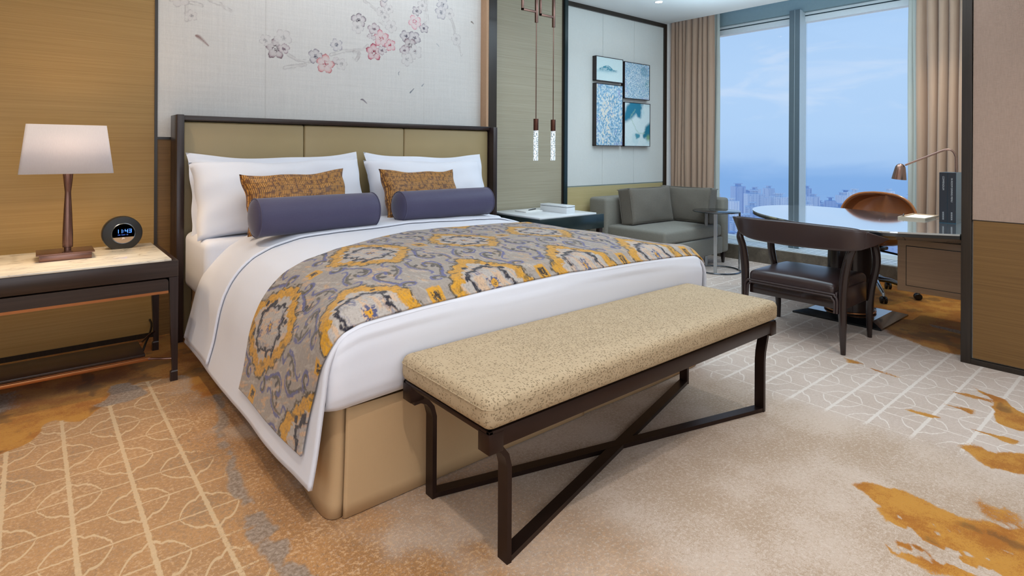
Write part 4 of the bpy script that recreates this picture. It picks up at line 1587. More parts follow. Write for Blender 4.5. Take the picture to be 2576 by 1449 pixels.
bmesh.ops.create_uvsphere(bm, u_segments=20, v_segments=14, radius=.024, matrix=Matrix.Translation((LX, LY, 1.13)))
obj('bulb', bm, MT['bulb'], tl)
pl = bpy.data.lights.new('lamp_light', 'POINT'); pl.energy = 14; pl.color = (1, .74, .46); pl.shadow_soft_size = .08
po = bpy.data.objects.new('lamp_light', pl); COL.objects.link(po); po.parent = tl; po.location = (LX, LY, 1.15)
rebase(tl, (LX, LY, ZT))

# clock
ck = thing('alarm_clock', 'round black clock radio showing 11:43 beside the table lamp', 'clock')
CX, CY, CZ, CR = .378, 3.76, ZT + .083, .092
bm = newbm()
poly = [(CR * math.sin(a), CR * math.cos(a)) for a in np.linspace(0, 2 * PI, 65)[:-1]]
poly = [(x, max(z, -.082)) for x, z in poly]
prism(bm, [(CX + x, CZ + z) for x, z in poly], CY - .03, CY + .03, .006, 'XZ')
obj('clock_body', bm, MT['plastic_black'], ck, angle=30)
bm = newbm(); lathe(bm, [(.050, CY - .0305), (.054, CY - .033), (.056, CY - .031)], (CX + .004, 0, CZ + .001), 40, 'Y'); obj('bezel', bm, MT['chrome_dark'], ck)
bm = newbm(); lathe(bm, [(.0, CY - .0315), (.052, CY - .0315)], (CX + .004, 0, CZ + .001), 40, 'Y'); obj('display', bm, m_plain('smoky_clock_display', '5a5348', .15, .3, .5, coat=.5), ck)
bm = newbm()
hp = [(.052 * math.sin(a), .052 * math.cos(a)) for a in np.linspace(math.radians(112), math.radians(248), 24)]
prism(bm, [(CX + .004 + x, CZ + .001 + z) for x, z in hp], CY - .0325, CY - .0318, 0, 'XZ'); obj('display_window', bm, m_plain('sand_clock_glass', '9d8468', .2), ck, False)
SEG = {'1': 'bc', '4': 'fgbc', '3': 'abgcd', ':': ':'}
bm = newbm()


def seg7(bm, ch, x, z, w_, h_, t_):
    y0, y1 = CY - .0328, CY - .0322
    R_ = {'a': (x, z + h_ - t_, x + w_, z + h_), 'd': (x, z, x + w_, z + t_), 'g': (x, z + h_ / 2 - t_ / 2, x + w_, z + h_ / 2 + t_ / 2),
          'b': (x + w_ - t_, z + h_ / 2, x + w_, z + h_), 'c': (x + w_ - t_, z, x + w_, z + h_ / 2), 'f': (x, z + h_ / 2, x + t_, z + h_), 'e': (x, z, x + t_, z + h_ / 2)}
    if ch == ':':
        for zz in (z + h_ * .3, z + h_ * .68):
            box(bm, (x, y0, zz - t_ / 2), (x + t_, y1, zz + t_ / 2))
        return
    for q in SEG[ch]:
        a = R_[q]
        box(bm, (a[0], y0, a[1]), (a[2], y1, a[3]))


xx = CX - .030
for ch, wd in (('1', .012), ('1', .012), (':', .004), ('4', .013), ('3', .013)):
    seg7(bm, ch, xx, CZ + .004, wd, .020, .0022)
    xx += wd + .004
obj('digits', bm, MT['led_blue'], ck, False)
text_mesh('date_line', 'FRI  NOV  01', .0085, m_emit('dim_blue_led', '3a62c0', .8), frame4((CX + .002, CY - .0328, CZ - .006), (1, 0, 0), (0, 0, 1)), ck)
text_mesh('emblem', 'JBL', .011, MT['paper'], frame4((CX + .004, CY - .0330, CZ - .024), (1, 0, 0), (0, 0, 1)), ck)
rebase(ck, (CX, CY, ZT))

# ================================================================== FAR NIGHTSTAND AND WHAT IS ON IT
fn = thing('nightstand', 'white-topped nightstand beyond the bed under the pendant lamps', 'nightstand')
bm = newbm(); box(bm, (3.16, 3.42, .585), (3.84, 4.06, .600), .003); obj('marble_top', bm, MT['white_lacquer'], fn)
bm = newbm(); box(bm, (3.15, 3.41, .46), (3.93, 4.065, .585), .004); obj('apron', bm, MT['trim_blue'], fn)
for x0 in (3.16, 3.88):
    for y0 in (3.42, 4.01):
        bm = newbm(); taper_leg(bm, x0, x0 + .04, y0, y0 + .04, .46, .6); obj('leg', bm, MT['dark_wood_v'], fn, False)
rebase(fn, (3.5, 3.75, 0))
wb = thing('storage_box', 'long white lidded box on the far nightstand', 'box')
bm = newbm(); box(bm, (-.055, -.16, 0), (.055, .16, .052), .002); obj('box_body', bm, MT['white_lacquer'], wb)
bm = newbm(); box(bm, (-.054, -.159, .052), (.054, .159, .055)); obj('lid_gap', bm, MT['groove'], wb, False)
bm = newbm(); box(bm, (-.055, -.16, .055), (.055, .16, .068), .002); obj('lid', bm, MT['white_lacquer'], wb)
wb.location = (3.60, 3.67, .600); wb.rotation_euler = (0, 0, .05)
np_ = thing('notepad', 'white notepad on the far nightstand, left of the long white box', 'notepad')
bm = newbm(); box(bm, (-.10, -.075, 0), (.10, .075, .012), .002); obj('pad', bm, MT['paper'], np_)
np_.location = (3.42, 3.85, .600)
bm = newbm(); lathe(bm, [(.001, -.07), (.004, -.062), (.0045, .05), (.0045, .068), (.001, .07)], (0, 0, 0), 12, 'X')
pen = tag(obj('pen', bm, MT['plastic_black']), 'black pen lying on the white notepad on the far nightstand', 'pen')
pen.location = (3.45, 3.84, .617); pen.rotation_euler = (0, 0, .35)

# ================================================================== PENDANTS
bub = MT['bubble']


def pendant(x, y, label, ztube, zfix):
    p = thing('pendant_lamp', label, 'pendant lamp', 'pendant lamps beside the bed')
    r = .021
    bm = newbm(); lathe(bm, [(.0, 1.058), (r - .002, 1.058), (r, 1.060), (r, 1.325), (0, 1.325)], (x, y, 0), 28); obj('glass_rod', bm, bub, p, angle=50)
    bm = newbm(); lathe(bm, [(.0, 1.324), (r + .001, 1.324), (r + .0015, 1.328), (r + .0015, 1.423), (r, 1.427), (0, 1.427)], (x, y, 0), 28)
    v = m_plain('hammered_bronze', '6a4438', .35, .9, var=.25, scale=160) if 'hammer' not in MT else MT['hammer']
    MT['hammer'] = v
    obj('lamp_holder', bm, v, p, angle=50)
    bm = newbm(); tube(bm, [(x, y, 1.42), (x, y, ztube + .01)], .0042, 8); obj('stem', bm, MT['bronze'], p)
    bm = newbm(); box(bm, (x - .011, y - .011, ztube), (x + .011, y + .011, CEIL), .001)
    box(bm, (x - .172, y - .009, zfix), (x - .01, y + .009, zfix + .018), .001)
    box(bm, (x - .172, y - .009, zfix), (x - .154, y + .009, CEIL), .001)
    obj('bracket', bm, MT['bronze'], p, angle=30)
    rebase(p, (x, y, CEIL))
    return p


pendant(3.410, 3.75, 'slim pendant lamp with a bubbled crystal rod, the one nearer the headboard', 2.275, 2.36)
pendant(3.620, 3.75, 'slim pendant lamp with a bubbled crystal rod, the one nearer the framed pictures', 2.262, 2.345)


# ================================================================== PICTURES
def pic_paint(kind, x0, x1, z0, z1):
    n = 220
    X, Z = np.meshgrid(np.linspace(x0, x1, n), np.linspace(z0, z1, int(n * (z1 - z0) / (x1 - x0))), indexing='ij')
    u = (X - x0) / (x1 - x0); v = (Z - z0) / (z1 - z0)
    if kind == 'mist':
        img = np.ones(X.shape + (3,)) * np.array(srgb('d3e8ea')[:3])
        rid = .52 + .16 * np.exp(-((u - .42) / .2) ** 2) + .07 * (fbm(u * 9, u * 0, 3, 4) - .5) * 2
        m = sstep(.0, -.03, v - rid) * sstep(.36, .5, v) * sstep(.05, .15, u) * sstep(.85, .7, u)
        img = lay(img, m * (.35 + .65 * sstep(.35, .65, fbm(u * 30, v * 30, 5))), '3f8ca3')
        img = lay(img, .5 * np.exp(-((v - .40) / .07) ** 2) * sstep(.8, .5, u) * fbm(u * 5, v * 20, 8), '6fb0c0')
    elif kind == 'marbled':
        img = np.ones(X.shape + (3,)) * np.array(srgb('d5e6e8')[:3])
        f = fbm(u * 5 + fbm(u * 3, v * 3, 2) * 2, v * 5, 9, 5)
        img = lay(img, .6 * sstep(.45, .7, f), 'b9d8de')
        m = sstep(.12, 0, poly_sdf(u + (f - .5) * .25, v + (f - .5) * .2, [(.0, .62), (.25, 1.1), (.68, 1.1), (.6, .72), (.42, .8), (.2, .66), (0, .6)]))
        img = lay(img, m, '2f7f9c')
        m = sstep(.10, 0, poly_sdf(u + (f - .5) * .3, v + (f - .5) * .2, [(1.1, .55), (.85, .42), (.78, .25), (1.1, .2)]))
        img = lay(img, m, '28788f')
        m = sstep(.05, 0, poly_sdf(u + (f - .5) * .2, v, [(.45, .27), (.58, .25), (.5, .19)]))
        img = lay(img, m, '4b94a8')
        img = lay(img, .5 * sstep(.03, .0, np.abs(line_dist(u + (f - .5) * .2, v, [(.4, .85), (.22, .65), (.4, .4), (.55, .3), (.8, .3)]))), '9cc0ac')
        img = lay(img, .5 * sstep(.12, .02, np.hypot(u - .95, v - .2)), 'a9c06a')
    else:
        dense = 1 if kind == 'strokes' else 2.2
        rs = np.random.RandomState(5 if dense == 1 else 9)
        a = fbm(u * 26 * dense, v * 30 * dense * (z1 - z0) / (x1 - x0), 3, 2)
        c = fbm(u * 30 * dense + 50, v * 26 * dense * (z1 - z0) / (x1 - x0), 13, 2)
        big = fbm(u * 3, v * 4, 23, 3)
        img = np.ones(X.shape + (3,)) * np.array(srgb('a8c8dc')[:3])
        img = lay(img, sstep(.52, .60, a), '7fb0d0')
        img = lay(img, sstep(.60, .66, c) * .8, 'e4ece6')
        img = lay(img, sstep(.36, .30, a) * .8, 'd5e4ec')
        img = lay(img, sstep(.36, .30, c) * .7 * (1 if dense == 1 else 1), '5a8fae' if dense == 1 else '6f8fa8')
        img = lay(img, .5 * sstep(.5, .65, big) * sstep(.5, .56, c), 'f0e0c8' if dense == 1 else 'e6eef2')
        img = lay(img, .45 * sstep(.56, .7, fbm(u * 4 + 9, v * 5, 33)) * sstep(.48, .55, a), 'a8a0d0')
        if dense > 1:
            img = lay(img, .7 * sstep(.22, .1, np.hypot(u - .78, (v - .80) * 1.2)) * sstep(.45, .55, c), '3d86a0')
            img = lay(img, .5 * sstep(.25, .05, np.hypot(u - .98, (v - .45) * 1.2)) * sstep(.45, .55, a), '5f9a90')
    return X, Z, img


def picture(label, kind, x0, x1, z0, z1, depth=.052):
    p = thing('framed_picture', label, 'picture', 'four framed pictures hung as a group')
    yf = YW - depth
    t = .006
    bm = newbm()
    box(bm, (x0, yf, z0), (x0 + t, YW, z1)); box(bm, (x1 - t, yf, z0), (x1, YW, z1))
    box(bm, (x0, yf, z0), (x1, YW, z0 + t)); box(bm, (x0, yf, z1 - t), (x1, YW, z1))
    obj('frame', bm, MT['dark_wood_v'], p, False)
    X, Z, img = pic_paint(kind, x0 + t, x1 - t, z0 + t, z1 - t)
    cm = m_attr('painted_canvas_' + kind, 'paint', .6, .1)
    np_grid('canvas', X, X * 0 + yf + .004, Z, mat=cm, parent=p, attrs={'paint': img})
    bm = newbm(); box(bm, (x0 + t, yf + .0045, z0 + t), (x1 - t, YW - .002, z1 - t)); obj('canvas_backing', bm, MT['paper'], p, False)
    rebase(p, ((x0 + x1) / 2, YW, (z0 + z1) / 2))


picture('small landscape picture of misty blue mountains, upper left of the four', 'mist', 4.513, 4.950, 1.884, 2.143)
picture('nearly square picture of tiny blue and white strokes, upper right of the four', 'fine', 4.975, 5.425, 1.725, 2.130)
picture('tall picture of dabbed blue and cream brush strokes, lower left of the four', 'strokes', 4.515, 4.950, 1.200, 1.858)
picture('picture of marbled teal and pale blue washes, lower right of the four', 'marbled', 4.978, 5.437, 1.197, 1.686)

# ================================================================== SOFA
so = thing('loveseat', 'grey upholstered loveseat in the corner between the picture wall and the window', 'sofa')
SX0, SX1, SY0 = 4.42, 5.51, 3.10
bm = newbm(); cush(bm, SX0, 5.395, SY0 + .01, 3.80, .285, .405, .03, .012); obj('seat_cushion', bm, MT['sofa'], so, angle=60)
bm = newbm(); box(bm, (SX0, SY0, .115), (5.395, 3.95, .283), .012, 3); obj('sofa_base', bm, MT['sofa'], so, angle=60)
bm = newbm(); box(bm, (SX0 - .03, 3.78, .115), (5.51, 4.02, .675), .035, 4); obj('backrest', bm, MT['sofa'], so, angle=60)
bm = newbm(); box(bm, (5.397, SY0, .115), (5.515, 4.0, .673), .03, 4); obj('armrest', bm, MT['sofa'], so, angle=60)
for x0, y0 in ((SX0 + .02, SY0 + .03), (5.46, SY0 + .03), (SX0 + .02, 3.93), (5.46, 3.93)):
    bm = newbm()
    a = [bm.verts.new(p) for p in ((x0, y0, .116), (x0 + .04, y0, .116), (x0 + .04, y0 + .04, .116), (x0, y0 + .04, .116))]
    c = [bm.verts.new(p) for p in ((x0 + .016, y0 + .01, 0), (x0 + .036, y0 + .01, 0), (x0 + .036, y0 + .03, 0), (x0 + .016, y0 + .03, 0))]
    for k in range(4):
        bm.faces.new((a[k], a[(k + 1) % 4], c[(k + 1) % 4], c[k]))
    bm.faces.new(a); bm.faces.new(c[::-1])
    obj('leg', bm, MT['dark_wood_v'], so, False)
rebase(so, (4.95, 3.55, 0))


def boxed_cushion(w_, h_, t_, seed):
    bm = newbm()
    bb = prim_box((-w_ / 2, -t_ / 2, -h_ / 2), (w_ / 2, t_ / 2, h_ / 2), .03, 4)
    bmesh.ops.subdivide_edges(bb, edges=[e for e in bb.edges if e.calc_length() > .06], cuts=9, use_grid_fill=True)
    for v in bb.verts:
        a = v.co.x / (w_ / 2); c = v.co.z / (h_ / 2)
        v.co.y *= 1 + .38 * (1 - a * a) * (1 - c * c)
        v.co.x *= 1 - .05 * (1 - c * c); v.co.z *= 1 - .06 * (1 - a * a)
        v.co.y += .004 * math.sin(a * 6 + seed) * math.cos(c * 5)
    merge(bm, bb)
    return bm


def sofa_cushion(label, w_, h_, t_, loc, rz, lean, seed):
    root = thing('back_cushion', label, 'cushion')
    obj('cushion_cover', boxed_cushion(w_, h_, t_, seed), MT['sofa_cushion'], root, angle=60)
    for sy in (-1, 1):
        bm = newbm()
        P = []
        hw, hh, r = w_ / 2 - .008, h_ / 2 - .008, .03
        for (cx, cy, a0) in ((hw - r, -hh + r, -90), (hw - r, hh - r, 0), (-hw + r, hh - r, 90), (-hw + r, -hh + r, 180)):
            for k in range(6):
                a = math.radians(a0 + 18 * k)
                x, z = cx + r * math.cos(a), cy + r * math.sin(a)
                P.append((x * (1 - .05 * (1 - (z / (h_ / 2)) ** 2)), sy * (t_ / 2 - .014), z * (1 - .06 * (1 - (x / (w_ / 2)) ** 2))))
        P = smooth_curve(P, 3, True)
        tube(bm, P, .0035, 6, closed=True)
        obj('piping', bm, MT['sofa_cushion'], root)
    root.location = loc
    root.rotation_euler = (math.radians(-lean), 0, rz)


sofa_cushion('grey cushion leaning on the backrest at the left end of the loveseat', .66, .37, .17, (4.84, 3.635, .592), -.03, 9, 1)
sofa_cushion('brown-grey cushion leaning on the armrest along the window side of the loveseat', .60, .37, .15, (5.275, 3.435, .594), -PI / 2 + .02, 6, 2)

# ================================================================== SIDE TABLE
st = thing('side_table', 'round glass-topped side table with a chrome ring base in front of the loveseat', 'side table')
TX, TY = 5.07, 2.965
bm = newbm(); lathe(bm, [(0, .562), (.215, .562), (.222, .567), (.222, .571), (.218, .575), (0, .575)], (TX + .02, TY + .03, 0), 64); obj('table_top', bm, MT['gloss_black'], st, angle=50)
bm = newbm()
arc = [(TX + .205 * math.cos(a), TY + .205 * math.sin(a), .007) for a in np.linspace(0, 2 * PI, 49)[:-1]]
tube(bm, arc, .0075, 8, closed=True); obj('ring_base', bm, MT['chrome_dark'], st)
for ang, wd in ((-46, .034), (204, .030), (64, .030)):
    a = math.radians(ang)
    px_, py_ = TX + .200 * math.cos(a), TY + .200 * math.sin(a)
    bm = newbm(); bar(bm, [(px_, py_, .008), (px_, py_, .563)], wd, .010, (-math.sin(a), math.cos(a), 0)); obj('leg', bm, MT['chrome'], st, False)
rebase(st, (TX, TY, 0))

# ================================================================== DESK
dk = thing('desk', 'oval desk with a reflective top on a dark cylindrical pedestal', 'desk')
outline = [(3.905, .838), (3.79, 1.02), (3.70, 1.19), (3.665, 1.39), (3.72, 1.58), (3.83, 1.76), (3.97, 1.95), (4.13, 2.11), (4.32, 2.235), (4.52, 2.30), (4.70, 2.295), (4.85, 2.22), (4.94, 2.08), (4.965, 1.90), (4.93, 1.68), (4.86, 1.45), (4.75, 1.22), (4.66, 1.02), (4.60, .838)]
oc = [(p.x, p.y) for p in smooth_curve([(x, y, 0) for x, y in outline], 5)]
cxo, cyo = 4.30, 1.5


def inset(poly, d_):
    out = []
    n = len(poly)
    for i in range(n):
        if i in (0, n - 1):
            out.append((poly[i][0] + (d_ if i == 0 else -d_), poly[i][1])); continue
        a = Vector(poly[i - 1]); c = Vector(poly[i + 1]); t_ = (c - a).normalized()
        out.append((poly[i][0] + t_.y * d_, poly[i][1] - t_.x * d_))
    return out


bm = newbm(); prism(bm, oc, .690, .700, .001); obj('glass_top', bm, MT['desk_top'], dk, False)
bm = newbm()
r1 = [bm.verts.new((x, y, .690)) for x, y in inset(oc, .002)]
r2 = [bm.verts.new((x, y, .672)) for x, y in inset(oc, .002)]
r3 = [bm.verts.new((x, y, .640)) for x, y in inset(oc, .10)]
for A, B in ((r1, r2), (r2, r3)):
    for k in range(len(A) - 1):
        bm.faces.new((A[k], A[k + 1], B[k + 1], B[k]))
    bm.faces.new((A[-1], A[0], B[0], B[-1]))
bm.faces.new(r1); bm.faces.new(r3[::-1])
obj('desk_top_frame', bm, MT['gloss_black'], dk, angle=30)
PXc, PYc = 4.445, 1.58
bm = newbm(); lathe(bm, [(.150, .03), (.148, .05), (.140, .35), (.137, .641)], (PXc, PYc, 0), 56); obj('pedestal', bm, MT['chair_wood'], dk, angle=50)
bm = newbm(); tube(bm, [(PXc + .154 * math.cos(a), PYc + .154 * math.sin(a), .043) for a in np.linspace(0, 2 * PI, 65)[:-1]], .007, 8, closed=True); obj('copper_ring', bm, MT['copper'], dk)
bm = newbm()
B0 = [(4.18, 1.30), (4.715, 1.30), (4.715, 1.86), (4.18, 1.86)]
def rr_(z, i_):
    s_ = [(1, 1), (-1, 1), (-1, -1), (1, -1)]
    return [bm.verts.new((x + a * i_, y + c * i_, z)) for (x, y), (a, c) in zip(B0, s_)]
A = rr_(0, 0); B = rr_(.012, 0); C = rr_(.034, .075)
for P, Q in ((A, B), (B, C)):
    for k in range(4):
        bm.faces.new((P[k], P[(k + 1) % 4], Q[(k + 1) % 4], Q[k]))
bm.faces.new(C); bm.faces.new(A[::-1])
obj('base_plate', bm, MT['gloss_black'], dk, False)
rebase(dk, (PXc, PYc, 0))

# drawer unit hung under the desk
dc = thing('drawer_cabinet', 'taupe wood drawer cabinet hung under the desk beside the closet wall', 'cabinet')
bm = newbm(); box(bm, (4.35, YE + .002, .248), (4.87, 1.262, .584), .002); obj('cabinet_body', bm, MT['desk_veneer'], dc, angle=30)
bm = newbm(); box(bm, (4.347, YE + .04, .286), (4.352, 1.214, .545)); obj('drawer_gap', bm, MT['plastic_black'], dc, False)
bm = newbm(); box(bm, (4.345, YE + .044, .290), (4.353, 1.210, .541)); obj('drawer', bm, MT['desk_veneer'], dc, False)
bm = newbm(); box(bm, (4.45, YE + .002, .584), (4.80, .95, .640)); obj('hanging_rail', bm, MT['plastic_black'], dc, False)
rebase(dc, (4.6, 1.05, .248))

# things on the desk
cs_ = thing('binder_case', 'slipcase with a teal-reflecting side and two black binders standing upright on the desk', 'binder')
sx, sy = 4.452, 1.063
bm = newbm(); box(bm, (4.452, .975, .700), (4.60, 1.063, 1.022), .001); obj('slipcase', bm, MT['binder_side'], cs_, False)
sp_mat = MT['binder']
for y0, y1, s1, s2 in ((1.0198, 1.0622, 'COMPENDIUM', 'H'), (.9758, 1.0182, 'IN ROOM DINING MENU', 'M')):
    bm = newbm(); box(bm, (4.4495, y0, .704), (4.46, y1, 1.0215), .001); bsp = obj('binder_spine', bm, sp_mat, cs_, False)
    text_mesh('spine_title', s1, .0135, MT['ink'], frame4((4.4490, (y0 + y1) / 2, 1.000 - len(s1) * .0047), (0, 0, -1), (0, -1, 0)), bsp)
    bm = newbm()
    for k in range(4):      # small stacked characters near the foot of the spine
        zz = .722 + k * .013
        ym = (y0 + y1) / 2
        box(bm, (4.4488, ym - .0045, zz), (4.4496, ym + .0045, zz + .0014)); box(bm, (4.4488, ym - .0045, zz + .0045), (4.4496, ym + .0045, zz + .0058))
        box(bm, (4.4488, ym - .0012, zz), (4.4496, ym + .0004, zz + .0095)); box(bm, (4.4488, ym - .0048, zz + .0085), (4.4496, ym + .0040, zz + .0098))
    obj('spine_characters', bm, MT['ink'], bsp, False)
rebase(cs_, (4.52, 1.02, .700))

tr = thing('desk_tray', 'shallow bone-coloured stationery tray on the desk beside the binders', 'tray')
bm = newbm()
prism(bm, [(4.50, 1.150), (4.82, 1.150), (4.82, 1.305), (4.50, 1.305)], .7, .706)
for a, c in (((4.50, 1.150, .706), (4.82, 1.158, .714)), ((4.50, 1.297, .706), (4.82, 1.305, .714)), ((4.50, 1.158, .706), (4.508, 1.297, .714)), ((4.812, 1.158, .706), (4.82, 1.297, .714))):
    box(bm, a, c)
obj('tray_body', bm, MT['tray_bone'], tr, False)
bm = newbm(); box(bm, (4.58, 1.165, .7062), (4.80, 1.288, .709)); nt = obj('memo_pad', bm, MT['paper'], None, False)
tag(nt, 'white memo pad lying in the bone-coloured desk tray', 'notepad')
rebase(tr, (4.66, 1.227, .700)); rebase(nt, (4.69, 1.227, .7062))
bm = newbm(); lathe(bm, [(.001, -.065), (.004, -.057), (.0042, .05), (.0042, .063), (.001, .065)], (0, 0, 0), 12, 'X')
pen2 = tag(obj('pen', bm, MT['plastic_black']), 'dark pen resting across the far edge of the desk tray', 'pen')
pen2.location = (4.60, 1.300, .7184); pen2.rotation_euler = (0, 0, .25)

# desk lamp
dl = thing('desk_lamp', 'bronzed metal desk lamp with a bent arm and lit bell-shaped head over the desk', 'desk lamp')
lx = 4.72
bm = newbm(); lathe(bm, [(0, .700), (.055, .700), (.055, .712), (.05, .716), (0, .716)], (lx, 1.035, 0), 32); obj('base', bm, MT['lamp_metal'], dl, angle=50)
bm = newbm()
arm = smooth_curve([(lx, 1.035, .715), (lx, 1.035, .9), (lx, 1.035, 1.09), (lx, 1.039, 1.13), (lx, 1.054, 1.158), (lx, 1.080, 1.168), (lx, 1.112, 1.160), (lx, 1.20, 1.118), (lx, 1.325, 1.058)], 6)
tube(bm, arm, .0068, 10); obj('arm', bm, MT['lamp_metal'], dl)
hd = Vector((lx, 1.352, 1.068)); ax_ = Vector((0, .10, -1)).normalized()
bm = newbm()
prof = [(.001, 0), (.012, -.002), (.022, -.009), (.030, -.022), (.034, -.04), (.040, -.075), (.0455, -.112), (.0435, -.112), (.036, -.07), (.028, -.03), (.001, -.018)]
lathe(bm, prof, (0, 0, 0), 36)
q_ = Vector((0, 0, -1)).rotation_difference(ax_).to_matrix().to_4x4()
bm.transform(Matrix.Translation(hd) @ q_)
obj('lamp_head', bm, MT['lamp_metal'], dl, angle=60)
bm = newbm(); lathe(bm, [(0, -.100), (.040, -.100)], (0, 0, 0), 28); bm.transform(Matrix.Translation(hd) @ q_); obj('lens', bm, m_emit('warm_lamp_lens', 'ffe2b8', 5), dl)
sl = bpy.data.lights.new('reading_light', 'SPOT'); sl.energy = 3; sl.color = (1, .78, .5); sl.spot_size = 1.9; sl.spot_blend = .6; sl.shadow_soft_size = .03
so_ = bpy.data.objects.new('reading_light', sl); COL.objects.link(so_); so_.parent = dl; so_.location = hd + ax_ * .118
rebase(dl, (lx, 1.035, .700))

# ================================================================== DINING ARMCHAIR
ac = thing('armchair', 'dark brown leather armchair with a wraparound winged back, at the near side of the desk', 'armchair')
bm = newbm()
# wrap-around back: section at each station: (x, y, z_top, z_bottom) inner/outer
stn = [(3.615, 2.005, .712, .708), (3.556, 1.945, .722, .672), (3.500, 1.872, .729, .622), (3.477, 1.785, .731, .598), (3.468, 1.62, .733, .590), (3.466, 1.50, .733, .590), (3.468, 1.38, .731, .592), (3.478, 1.27, .729, .596), (3.500, 1.205, .722, .606), (3.555, 1.150, .700, .630), (3.635, 1.098, .668, .664)]
NS = 6
def interp_st(u):
    k = u * (len(stn) - 1); i = min(int(k), len(stn) - 2); f = k - i
    p0 = stn[max(i - 1, 0)]; p1 = stn[i]; p2 = stn[i + 1]; p3 = stn[min(i + 2, len(stn) - 1)]
    return [.5 * (2 * b_ + (c_2 - a_) * f + (2 * a_ - 5 * b_ + 4 * c_2 - d_) * f * f + (-a_ + 3 * b_ - 3 * c_2 + d_) * f ** 3) for a_, b_, c_2, d_ in zip(p0, p1, p2, p3)]
def backfn(u, v):
    x, y, zt, zb = interp_st(u)
    xn, yn, _, _ = interp_st(min(u + .01, 1)); xp, yp, _, _ = interp_st(max(u - .01, 0))
    t_ = Vector((xn - xp, yn - yp, 0)).normalized()
    nrm = Vector((-t_.y, t_.x, 0))           # towards the seat or away
    if nrm.x < 0 and abs(nrm.x) > .3: nrm = -nrm
    a = v * 2 * PI
    hh = (zt - zb) / 2; th = .020 * min(1, hh / .05) + .002
    ca, sa = math.cos(a), math.sin(a)
    ca = math.copysign(abs(ca) ** .45, ca); sa = math.copysign(abs(sa) ** .22, sa)
    z = (zt + zb) / 2 + hh * sa
    lean = -.012 * (z - zb) / .14
    return Vector((x, y, z)) + nrm * (th * ca) + Vector((lean, 0, 0))
gridf(bm, backfn, 60, 28, cv=True)
obj('backrest', bm, MT['leather_dark'], ac, angle=55)
bm = newbm(); tube(bm, [Vector(backfn(u, .25)) + Vector((-.001, 0, .001)) for u in np.linspace(.12, .88, 40)], .0022, 6); obj('back_seam', bm, MT['leather_dark'], ac)
for u in (.17, .83):
    bm = newbm(); tube(bm, [Vector(backfn(u + (.06 if u > .5 else -.06) * (q - .3), v)) for q, v in zip(np.linspace(1, 0, 12), np.linspace(.27, .73, 12))], .0016, 6); obj('back_seam', bm, MT['leather_dark'], ac)
bm = newbm(); cush(bm, 3.535, 4.045, 1.335, 1.855, .305, .388, .03, .014)
obj('seat', bm, MT['leather_dark'], ac, angle=60)
for k, off in enumerate((0, .014)):
    bm = newbm()
    P = [(3.528 - off * .2, 1.32 + off, .225), (3.528, 1.32 + off, .30 - off), (3.530, 1.335 + off, .322 - off), (3.532, 1.36 + off, .330 - off), (3.532, 1.60, .330 - off), (3.532, 1.83 - off, .330 - off), (3.530, 1.855 - off, .322 - off), (3.528, 1.868 - off, .30 - off), (3.528, 1.868 - off, .225)]
    tube(bm, smooth_curve(P, 4), .007, 8); obj('seat_piping', bm, MT['leather_dark'], ac)
bm = newbm(); box(bm, (3.545, 1.34, .245), (4.03, 1.85, .31), .005); obj('seat_frame', bm, MT['chair_wood'], ac)
bm = newbm(); box(bm, (3.535, 1.322, .225), (3.99, 1.336, .345), .006); obj('side_skirt', bm, MT['leather_dark'], ac)


def rleg(bm, pts, rs):
    tube(bm, smooth_curve(pts, 5), [rs[0]] * 0 + list(np.interp(np.linspace(0, 1, (len(pts) - 1) * 5 + 1), np.linspace(0, 1, len(rs)), rs)), 12)


bm = newbm(); rleg(bm, [(3.526, 1.286, 0), (3.535, 1.292, .13), (3.545, 1.297, .28), (3.545, 1.290, .42), (3.535, 1.268, .53), (3.515, 1.242, .595), (3.515, 1.232, .62)], [.013, .019, .024, .025, .023, .022, .018]); obj('leg', bm, MT['chair_wood'], ac)
bm = newbm(); rleg(bm, [(3.530, 1.885, 0), (3.540, 1.882, .13), (3.548, 1.880, .28), (3.546, 1.882, .42), (3.537, 1.892, .53), (3.525, 1.905, .595), (3.53, 1.902, .635)], [.013, .019, .024, .025, .023, .022, .018]); obj('leg', bm, MT['chair_wood'], ac)
for y_, yo in ((1.305, 1.262), (1.872, 1.910)):
    bm = newbm()
    rleg(bm, [(3.993, y_, 0), (3.985, y_, .14), (3.975, y_ * .7 + yo * .3, .30), (3.965, yo, .46), (3.945, yo, .56), (3.90, yo, .605), (3.80, yo, .622), (3.68, yo, .628), (3.56, yo, .622)], [.013, .019, .022, .024, .024, .024, .024, .023, .020])
    obj('leg', bm, MT['chair_wood'], ac)
rebase(ac, (3.76, 1.58, 0))

# ================================================================== OFFICE CHAIR
oc_ = thing('office_chair', 'tan leather swivel chair on castors behind the desk', 'office chair')
